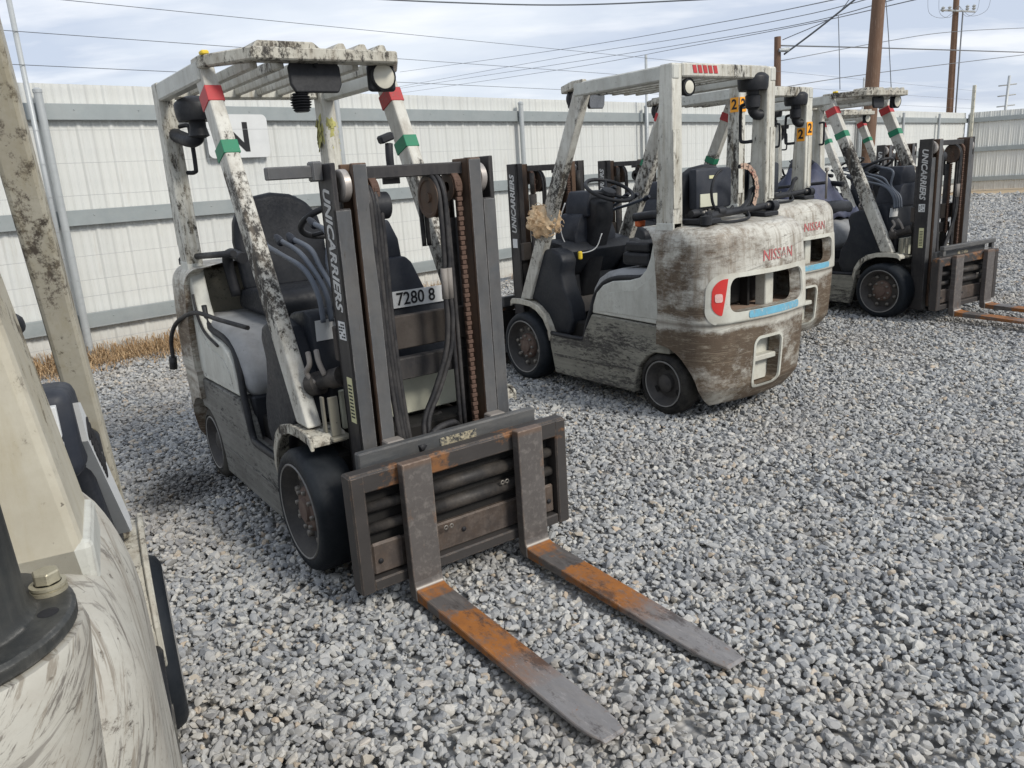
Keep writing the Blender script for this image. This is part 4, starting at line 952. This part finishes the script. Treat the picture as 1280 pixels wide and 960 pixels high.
# sign
b = BM(); L_, H_ = .74, .46
pr_ = [(cx_ + .06 * math.cos(R(a_)), cz_ + .06 * math.sin(R(a_))) for cx_, cz_, a0_ in ((L_ - .06, .06, -90), (L_ - .06, H_ - .06, 0), (.06, H_ - .06, 90), (.06, .06, 180)) for a_ in range(a0_, a0_ + 91, 15)]
prism(b, pr_, -.004, 0, 'y', 0)
M['sign_white'] = plain('weathered_sign_white', (.62, .63, .62), .6, .08, 6, (.5, .5, .48), .4)
sg = link('sign', b, 'sign_white'); sg.location = F0 + FD * -4.46 + FN * .03 + Vector((0, 0, 1.93)); sg.rotation_euler = (0, 0, FA)
tag(sg, 'white rounded sign with a black letter N on the fence behind the front forklift', 'sign')
text('sign_letter', 'N', .44, (1, 0, 0), (0, 0, 1), (.14, -.006, .07), 'ink', sg, bold=.008, sx=1.1)

# dry grass along the foot of the fence
b = BM()
def grass(n, s0, s1, depth, hmax, sparse=False):
    for _ in range(n):
        s = RNG.uniform(s0, s1); d = abs(RNG.normal(0, depth)); 
        if sparse and math.sin(s * 2.1) + math.sin(s * 5.3) < .2: continue
        p = F0 + FD * s + FN * (.02 + d); h = hmax * RNG.uniform(.3, 1) * math.exp(-d * 1.6); a = RNG.uniform(0, 6.28); l = RNG.uniform(.02, .22)
        q = p + Vector((math.cos(a) * l * .5, math.sin(a) * l * .5, h * .75)); e = p + Vector((math.cos(a) * l, math.sin(a) * l, h * RNG.uniform(.3, 1)))
        w = Vector((-math.sin(a), math.cos(a), 0)) * .003
        p0, p1, q0, q1, e0 = [b.verts.new(x) for x in (p - w, p + w, q - w, q + w, e)]
        b.faces.new([p0, p1, q1, q0]); b.faces.new([q0, q1, e0])
grass(17000, -12.5, -1.0, .30, .25); grass(2500, -1, 9, .14, .14, True); grass(1500, 9, 23, .25, .12, True)
k = NB('dry_orange_grass'); c = k.mix(k.noise(3, 4), (.38, .22, .10), (.26, .175, .10)); c = k.mix(k.ramp(k.noise(60, 2), .4, .7), c, (.50, .38, .23)); M['grass'] = k.done(c, .9)
tag(link('dry_grass', b, 'grass'), 'dry orange grass along the foot of the white fence', 'grass', kind='stuff')

# ------------------------------------------------------------------ utility poles and cables
CAMH = 1.5551; F_PX = 985.905; PIT = .2586416; ROL = .0639792
def ray(u, v):
    px = (u - 640) / F_PX; py = (480 - v) / F_PX; cr, sr = math.cos(ROL), math.sin(ROL); X = px * cr + py * sr; U = -px * sr + py * cr
    cp, spp = math.cos(PIT), math.sin(PIT); return Vector((X, cp + U * spp, -spp + U * cp))
def far(u, v, d):
    r = ray(u, v); return Vector((0, 0, CAMH)) + r * (d / math.hypot(r.x, r.y))
k = NB('creosoted_wood'); c = k.mix(k.noise(6, 6, .7, (3, 3, .25)), (.20, .115, .072), (.12, .08, .058)); c = k.mix(k.ramp(k.noise(14, 5, .8, (3, 3, .15), 4), .55, .65), c, (.27, .19, .14)); M['wood'] = k.done(c, .85)
def upole(label, u0, v0, u1, v1, d, r0, top=None, fit=None):
    a = far(u0, v0, d); a2 = far(u1, v1, d); foot = Vector((a.x, a.y, 0)); 
    tp = Vector((a2.x, a2.y, a2.z)); dirv = (tp - a); 
    foot = a - dirv * (a.z / dirv.z)
    root = empty('utility_pole', label, 'utility pole', foot, 0, 'wooden utility poles beyond the fence')
    b = BM(); tube(b, [Vector((0, 0, 0)), (tp - foot) * (top or 1)], lambda t: r0 * (1 - .25 * t), 14, False); link('pole_shaft', b, 'wood', root, True)
    return root, tp
pA, tA = upole('short brown utility pole stub rising behind the white forklifts', 971.5, 130, 972, 46, 27, .13)
pB, tB = upole('thick orange-brown utility pole running out of the top of the picture', 1090, 108, 1103, -60, 24, .20)
pC, tC = upole('slim dark utility pole with insulator hardware near its top at upper right', 1187, 140, 1197, -25, 52, .19)
# hardware on pole C
h0 = far(1194, 16, 52) - pC.location
b = BM(); tube(b, [h0 + Vector((-.9, -.2, .15)), h0 + Vector((.9, -.3, -.05))], .05, 6, False)
for q in (-.8, -.45, .5, .85): lathe(b, [(0, .05), (.08, .10), (.12, .05), (.2, .10), (.26, .04), (.28, 0)], tuple(h0 + Vector((q, -.25, .05))), 'z', 10)
link('insulator_arm', b, 'post', pC, True)
b = BM()
for s_ in (-1, 1):
    for q in (1.1, 1.7): tube(b, [h0 + Vector((0, -.3, .3)), h0 + Vector((s_ * q * .4, -.3, -.25)), h0 + Vector((s_ * q * .9, -.3, .0)), h0 + Vector((s_ * q, -.3, .9))], .009, 4)
tube(b, [h0 + Vector((.25, -.3, 0)), h0 + Vector((.28, -.3, -7))], .04, 5, False); link('jumper_wire', b, 'wire', pC)
b = BM(); hh = tA - pA.location + Vector((0, -.15, -.4)); lathe(b, [(0, .05), (.3, .07), (.35, 0)], tuple(hh), 'x', 8); link('guy_clamp', b, 'post', pA)
# far steel pole that ends the wires
P_ = far(1253, 150, 48); fp = empty('wire_end_pole', 'thin grey pole with short crossbars far beyond the corner of the fence', 'pole', (P_.x, P_.y, 0))
b = BM(); tube(b, [(0, 0, 0), (.15, 0, far(1255, 95, 48).z)], .07, 6, False); 
for v in (107, 120, 133): q = far(1256, v, 48).z; tube(b, [(-.35, 0, q), (.55, 0, q + .05)], .03, 4, False)
link('pole_shaft', b, 'post', fp)
ci = 0
def cable(label, pts, r=.012, ext=0):
    P = [far(*p) for p in pts]; b = BM(); tube(b, P, r, 5, True, 8); o = link('overhead_cable', b, 'wire'); tag(o, label, 'cable', 'overhead cables crossing the sky'); return o
cable('topmost dark cable along the upper edge of the sky, left of centre', [(380, -6, 26), (560, 3, 26), (720, 6, 26), (930, -3, 26)], .022)
cable('highest of the fan of cables reaching the thick brown pole', [(500, 90, 90), (700, 62, 60), (900, 28, 40), (1100, -12, 24)], .016)
cable('second of the fan of cables, rising rightwards above the second forklift', [(490, 110, 90), (700, 72, 60), (850, 48, 45), (1000, 20, 33), (1110, -8, 24)], .014)
cable('third of the fan of cables, just under the second, rising rightwards', [(490, 112, 90), (700, 80, 60), (850, 56, 45), (1000, 30, 33), (1130, -4, 24)], .014)
cable('lowest of the fan of cables crossing above the roof of the second forklift', [(490, 118, 95), (700, 87, 60), (850, 60, 45), (1000, 32, 33), (1160, -4, 24)], .014)
cable('nearly level cable from the short pole stub to the right edge', [(976, 57, 27), (1100, 60, 33), (1300, 66, 45)], .022)
cable('thin cable rising rightwards from behind the short pole stub', [(976, 76, 40), (1100, 53, 44), (1188, 40, 50), (1300, 34, 60)], .016)
cable('lower thin cable crossing behind the thick pole towards the right edge', [(960, 112, 40), (1090, 92, 44), (1300, 66, 60)], .018)
cable('slanting guy cable from the short pole stub up past the top edge', [(980, 68, 27), (1020, 38, 26.6), (1078, -8, 26)], .028)
cable('fine slanting cable left of the guy cable above the pole stub', [(978, 50, 29), (1040, 22, 29), (1066, -6, 29)], .014)
cable('vertical thin cable hanging between the two brown poles', [(1048, 20, 26), (1049, 60, 26), (1050, 112, 26)], .012)
cable('vertical thin cable just right of the thick brown pole', [(1107, -5, 26), (1111, 50, 26), (1114, 110, 26)], .012)

# ------------------------------------------------------------------ ground and stones
OIL = (-1.85, 4.1)
def stone_nodes(k, posnode, fine):
    pass
CORX, CORY = cor.x, cor.y; NX2, NY2 = math.sin(FA2), -math.cos(FA2)
def gravel_far():
    k = NB('distant_gravel'); tc = k.n('ShaderNodeTexCoord'); k.co = tc.outputs['Object']; k.raw = k.co
    v = k.n('ShaderNodeTexVoronoi'); v.inputs['Scale'].default_value = 30; k.l(k.co, v.inputs['Vector'])
    v2 = k.n('ShaderNodeTexVoronoi'); v2.inputs['Scale'].default_value = 13; k.l(k.co, v2.inputs['Vector'])
    sep = k.n('ShaderNodeSeparateColor'); k.l(v.outputs['Color'], sep.inputs[0])
    c = k.mix(sep.outputs[0], (.34, .34, .33), (.62, .60, .56)); c = k.mix(k.ramp(v.outputs['Distance'], .25, .55), c, (.20, .20, .195))
    sep2 = k.n('ShaderNodeSeparateColor'); k.l(v2.outputs['Color'], sep2.inputs[0]); c = k.mix(k.ramp(sep2.outputs[1], .3, .9, 0, .4), c, (.34, .33, .31))
    c = k.mix(k.ramp(k.noise(.35, 3), .45, .7, 0, .25), c, (.33, .28, .22))
    o = k.xyz(); dd = k.math('ADD', k.math('MULTIPLY', k.math('SUBTRACT', o[0], CORX), NX2), k.math('MULTIPLY', k.math('SUBTRACT', o[1], CORY), NY2))
    c = k.mix(k.math('MULTIPLY', k.ramp(k.math('ADD', dd, k.math('MULTIPLY', k.noise(.8, 5), 2.0)), 2.6, 4.6, 1, 0), k.ramp(o[0], 12, 14)), c, (.42, .33, .22))
    k.bump(v.outputs['Distance'], .6, .02)
    return k.done(c, .85)
M['gfar'] = gravel_far()
b = BM(); n = 40
GV = [[b.verts.new((-260 + 520 * i / n, -30 + 560 * j / n, -.027)) for j in range(n + 1)] for i in range(n + 1)]
for i in range(n):
    for j in range(n): b.faces.new([GV[i][j], GV[i + 1][j], GV[i + 1][j + 1], GV[i][j + 1]])
tag(link('ground', b, 'gfar'), kind='structure')
def stone_mat():
    k = NB('crushed_stone'); oi = k.n('ShaderNodeObjectInfo'); rnd = oi.outputs['Random']; tc = k.n('ShaderNodeTexCoord'); k.co = tc.outputs['Object']; k.raw = k.co
    cr = k.n('ShaderNodeValToRGB'); k.l(rnd, cr.inputs[0]); cr.color_ramp.interpolation = 'LINEAR'; el = cr.color_ramp.elements
    stops = [(0, (.19, .197, .205)), (.14, (.27, .277, .282)), (.32, (.36, .365, .36)), (.50, (.43, .425, .405)), (.64, (.30, .31, .315)), (.78, (.47, .465, .435)), (.90, (.54, .525, .485)), (.965, (.46, .42, .35)), (.992, (.46, .37, .27)), (1, (.58, .565, .53))]
    el[0].position = 0; el[0].color = (*stops[0][1], 1); el[1].position = 1; el[1].color = (*stops[-1][1], 1)
    for p, c in stops[1:-1]: e = el.new(p); e.color = (*c, 1)
    c = cr.outputs[0]
    geo = k.n('ShaderNodeNewGeometry')
    def wn(scale, detail=4, off=0):
        mp = k.n('ShaderNodeMapping'); k.l(geo.outputs['Position'], mp.inputs[0]); mp.inputs['Location'].default_value = (off, off, off)
        x = k.n('ShaderNodeTexNoise'); k.l(mp.outputs[0], x.inputs['Vector']); x.inputs['Scale'].default_value = scale; x.inputs['Detail'].default_value = detail; x.inputs['Roughness'].default_value = .65; return x.outputs[0]
    c = k.mix(k.ramp(wn(70, 4), .35, .68, 0, .55), c, k.mix(.42, c, (.14, .15, .165)))
    c = k.mix(k.ramp(wn(160, 2, 5), .62, .70, 0, .3), c, (.52, .52, .51))
    c = k.mix(k.ramp(wn(.9, 4, 9), .50, .68, 0, .28), c, (.33, .27, .20))
    d = k.n('ShaderNodeVectorMath', operation='SUBTRACT'); k.l(geo.outputs['Position'], d.inputs[0]); d.inputs[1].default_value = (*OIL, 0)
    sc = k.n('ShaderNodeVectorMath', operation='MULTIPLY'); k.l(d.outputs[0], sc.inputs[0]); sc.inputs[1].default_value = (1.6, 1.25, 0)
    ln = k.n('ShaderNodeVectorMath', operation='LENGTH'); k.l(sc.outputs[0], ln.inputs[0])
    oil = k.ramp(k.math('ADD', ln.outputs['Value'], k.math('MULTIPLY', wn(5, 3, 2), .5)), .48, .75, .82, 0)
    c = k.mix(oil, c, (.022, .021, .022))
    c = k.mix(k.ramp(wn(.55, 5, 31), .52, .66, 0, .30), c, (.17, .17, .175))
    c = k.mix(k.ramp(wn(1.9, 5, 51), .60, .70, 0, .30), c, (.13, .125, .12))
    k.bump(wn(220, 3, 3), .35, .002)
    return k.done(c, k.ramp(oil, 0, .8, .72, .35), spec=.35)
M['stone'] = stone_mat()
src = bpy.data.collections.new('stone_shapes')
for i in range(12):
    t = bmesh.new(); bmesh.ops.create_icosphere(t, subdivisions=2, radius=1)
    rs = np.random.default_rng(100 + i); ax = rs.uniform((.75, .55, .36), (1.2, .8, .62))
    for v in t.verts: v.co = Vector((v.co.x * ax[0], v.co.y * ax[1], v.co.z * ax[2]))
    for _ in range(10):          # cut facets
        nrm = Vector(rs.normal(size=3)); nrm.normalize(); dd = rs.uniform(.42, .70) * math.sqrt((nrm.x * ax[0]) ** 2 + (nrm.y * ax[1]) ** 2 + (nrm.z * ax[2]) ** 2) * 1.12
        for v in t.verts:
            e = v.co.dot(nrm) - dd
            if e > 0: v.co -= nrm * e
    me = bpy.data.meshes.new('stone'); t.to_mesh(me); t.free(); me.materials.append(M['stone'])
    me.polygons.foreach_set('use_smooth', [True] * len(me.polygons)); me.set_sharp_from_angle(angle=R(18))
    src.objects.link(bpy.data.objects.new('stone_shape', me))
def frustum_points(n, d0, d1, marg):
    d = np.sqrt(RNG.uniform(d0 * d0, d1 * d1, n)); a = RNG.uniform(-.66 - marg, .66 + marg, n) + .0
    return np.stack([d * np.sin(a), d * np.cos(a)], 1)
def area(d0, d1, marg): return (.66 + marg) * (d1 * d1 - d0 * d0)
pts = []; scl = []
for d0, d1, dens, sc_, mg in ((.35, 3.6, 3600, .0163, .30), (3.6, 6.5, 3100, .0163, .15), (6.5, 10, 1900, .017, .12), (10, 16, 800, .022, .10), (16, 25, 260, .034, .08), (25, 42, 90, .045, .06)):
    n = int(area(d0, d1, mg) * dens); p = frustum_points(n, d0, d1, mg); s = np.clip(RNG.lognormal(0, .30, n), .55, 2.1) * sc_
    z = RNG.uniform(-.014, .002, n) + (s - sc_) * .15
    pts.append(np.column_stack([p, z])); scl.append(s)
pts = np.concatenate(pts); scl = np.concatenate(scl)
def und(x, y): return .011 * np.sin(x * 2.3 + 1.1 * np.sin(y * 1.7)) * np.sin(y * 2.9 + 1.3 * np.sin(x * 1.3)) + .007 * np.sin(x * 6.1 + y * 3.7) * np.sin(y * 5.3 - x * 2.2)
pts[:, 2] += und(pts[:, 0], pts[:, 1]) - .002
# keep stones on the yard side of the fence and low under the fork blades
sd_ = (pts[:, :2] - np.array([F0.x, F0.y])) @ np.array([FN.x, FN.y]); keep = (sd_ > .05) & ~(((pts[:, 0] - CORX) * NX2 + (pts[:, 1] - CORY) * NY2 < 1.8 + RNG.uniform(0, 1.6, len(pts))) & (pts[:, 0] > 12))
pts = pts[keep]; scl = scl[keep]
for T in (T1, T4):
    a = T.rotation_euler.z; c, s = math.cos(a), math.sin(a); q = pts[:, :2] - np.array([T.location.x, T.location.y]); lx = c * q[:, 0] + s * q[:, 1]; ly = -s * q[:, 0] + c * q[:, 1]
    m = (lx > .45) & (lx < 1.64) & ((abs(ly + .245) < .085) | (abs(ly - .275) < .085)); pts[m, 2] -= .012; scl[m] = np.minimum(scl[m], .016)
me = bpy.data.meshes.new('gravel_stones'); me.vertices.add(len(pts)); me.vertices.foreach_set('co', pts.astype(np.float32).ravel())
at_ = me.attributes.new('sz', 'FLOAT', 'POINT'); at_.data.foreach_set('value', scl.astype(np.float32))
rot = np.column_stack([RNG.normal(0, .38, len(pts)), RNG.normal(0, .38, len(pts)), RNG.uniform(0, 6.28, len(pts))]).astype(np.float32)
ar = me.attributes.new('rt', 'FLOAT_VECTOR', 'POINT'); ar.data.foreach_set('vector', rot.ravel())
go = bpy.data.objects.new('gravel_stones', me); COL.objects.link(go); tag(go, 'loose grey crushed stone covering the whole yard', 'gravel', kind='stuff'); me.materials.append(M['stone'])
ng = bpy.data.node_groups.new('scatter', 'GeometryNodeTree'); ng.interface.new_socket('Geometry', in_out='INPUT', socket_type='NodeSocketGeometry'); ng.interface.new_socket('Geometry', in_out='OUTPUT', socket_type='NodeSocketGeometry')
N = ng.nodes; gi = N.new('NodeGroupInput'); gout = N.new('NodeGroupOutput'); ip = N.new('GeometryNodeInstanceOnPoints'); ci_ = N.new('GeometryNodeCollectionInfo')
ci_.inputs[0].default_value = src; ci_.inputs['Separate Children'].default_value = True; ci_.inputs['Reset Children'].default_value = True
a1 = N.new('GeometryNodeInputNamedAttribute'); a1.data_type = 'FLOAT'; a1.inputs[0].default_value = 'sz'
a2 = N.new('GeometryNodeInputNamedAttribute'); a2.data_type = 'FLOAT_VECTOR'; a2.inputs[0].default_value = 'rt'
er = N.new('FunctionNodeEulerToRotation')
ng.links.new(gi.outputs[0], ip.inputs['Points']); ng.links.new(ci_.outputs[0], ip.inputs['Instance']); ip.inputs['Pick Instance'].default_value = True
ng.links.new(a1.outputs[0], ip.inputs['Scale']); ng.links.new(a2.outputs[0], er.inputs[0]); ng.links.new(er.outputs[0], ip.inputs['Rotation']); ng.links.new(ip.outputs[0], gout.inputs[0])
go.modifiers.new('scatter', 'NODES').node_group = ng
print('stones', len(pts))

# ------------------------------------------------------------------ light, sky, camera
w = bpy.data.worlds.new('World'); scn.world = w; w.use_nodes = True; nt = w.node_tree; nt.nodes.clear()
SUN_EL, SUN_AZ = R(38), R(128)   # azimuth clockwise from +Y
out = nt.nodes.new('ShaderNodeOutputWorld'); bg = nt.nodes.new('ShaderNodeBackground'); sky = nt.nodes.new('ShaderNodeTexSky'); sky.sky_type = 'NISHITA'; sky.sun_disc = False
sky.sun_elevation = SUN_EL; sky.sun_rotation = SUN_AZ; bg.inputs[1].default_value = .1
tc = nt.nodes.new('ShaderNodeTexCoord'); sp_ = nt.nodes.new('ShaderNodeSeparateXYZ'); nt.links.new(tc.outputs['Generated'], sp_.inputs[0])
def wm(op, a, b=None):
    x = nt.nodes.new('ShaderNodeMath'); x.operation = op
    for i, v in enumerate((a, b)):
        if v is None: continue
        if isinstance(v, bpy.types.NodeSocket): nt.links.new(v, x.inputs[i])
        else: x.inputs[i].default_value = v
    return x.outputs[0]
den = wm('ADD', wm('MAXIMUM', sp_.outputs[2], 0.), .16)
cv = nt.nodes.new('ShaderNodeCombineXYZ'); nt.links.new(wm('DIVIDE', sp_.outputs[0], den), cv.inputs[0]); nt.links.new(wm('DIVIDE', sp_.outputs[1], den), cv.inputs[1])
def wnoise(sc, det, st, off):
    mp = nt.nodes.new('ShaderNodeMapping'); nt.links.new(cv.outputs[0], mp.inputs[0]); mp.inputs['Scale'].default_value = st; mp.inputs['Location'].default_value = (off, off * .6, 0)
    x = nt.nodes.new('ShaderNodeTexNoise'); nt.links.new(mp.outputs[0], x.inputs['Vector']); x.inputs['Scale'].default_value = sc; x.inputs['Detail'].default_value = det; x.inputs['Roughness'].default_value = .55; return x.outputs[0]
def wr(f, lo, hi, a, b):
    x = nt.nodes.new('ShaderNodeMapRange'); nt.links.new(f, x.inputs[0]); x.inputs[1].default_value = lo; x.inputs[2].default_value = hi; x.inputs[3].default_value = a; x.inputs[4].default_value = b; return x.outputs[0]
def wmix(f, a, b):
    x = nt.nodes.new('ShaderNodeMix'); x.data_type = 'RGBA'
    for s_, v in ((x.inputs[0], f), (x.inputs[6], a), (x.inputs[7], b)):
        if isinstance(v, bpy.types.NodeSocket): nt.links.new(v, s_)
        elif isinstance(v, tuple): s_.default_value = (*v, 1)
        else: s_.default_value = v
    return x.outputs[2]
base = wmix(wr(wnoise(.55, 5, (1, 1.3, 1), 3), .42, .60, 0, 1), (5.5, 6.15, 7.4), (7.5, 8.0, 8.75))
base = wmix(wr(wnoise(1.5, 6, (.7, 1.5, 1), 11), .50, .68, 0, .75), base, (9.5, 9.6, 9.9))
base = wmix(wr(wnoise(1.1, 4, (.6, 1.4, 1), 27), .56, .70, 0, .6), base, (4.5, 5.05, 6.4))
final = wmix(.9, sky.outputs[0], base)
nt.links.new(final, bg.inputs[0]); nt.links.new(bg.outputs[0], out.inputs[0])
sl = bpy.data.lights.new('sun', 'SUN'); sl.energy = 2.5; sl.angle = R(14); sl.color = (1, .95, .87); so = bpy.data.objects.new('sun', sl); COL.objects.link(so)
sd3 = Vector((math.sin(SUN_AZ) * math.cos(SUN_EL), math.cos(SUN_AZ) * math.cos(SUN_EL), math.sin(SUN_EL)))
so.rotation_euler = sd3.to_track_quat('Z', 'Y').to_euler()
cam = bpy.data.cameras.new('camera'); cam.sensor_width = 36; cam.lens = F_PX / 1280 * 36; cam.clip_end = 2000; cam.clip_start = .02
co = bpy.data.objects.new('camera', cam); COL.objects.link(co)
r0, u0, f0 = Vector((1, 0, 0)), Vector((0, math.sin(PIT), math.cos(PIT))), Vector((0, math.cos(PIT), -math.sin(PIT)))
cr, sr = math.cos(ROL), math.sin(ROL); r1 = r0 * cr - u0 * sr; u1 = r0 * sr + u0 * cr
# image is turned counter-clockwise: horizon rises to the right
m = Matrix(((r1.x, u1.x, -f0.x, 0), (r1.y, u1.y, -f0.y, 0), (r1.z, u1.z, -f0.z, CAMH), (0, 0, 0, 1))); co.matrix_world = m
scn.camera = co
vs = scn.view_settings; vs.view_transform = 'Standard'; vs.look = 'None'; vs.gamma = 1; vs.exposure = .22; vs.use_curve_mapping = False
scn.cycles.max_bounces = 5; scn.cycles.diffuse_bounces = 3; scn.cycles.glossy_bounces = 2; scn.cycles.use_denoising = True
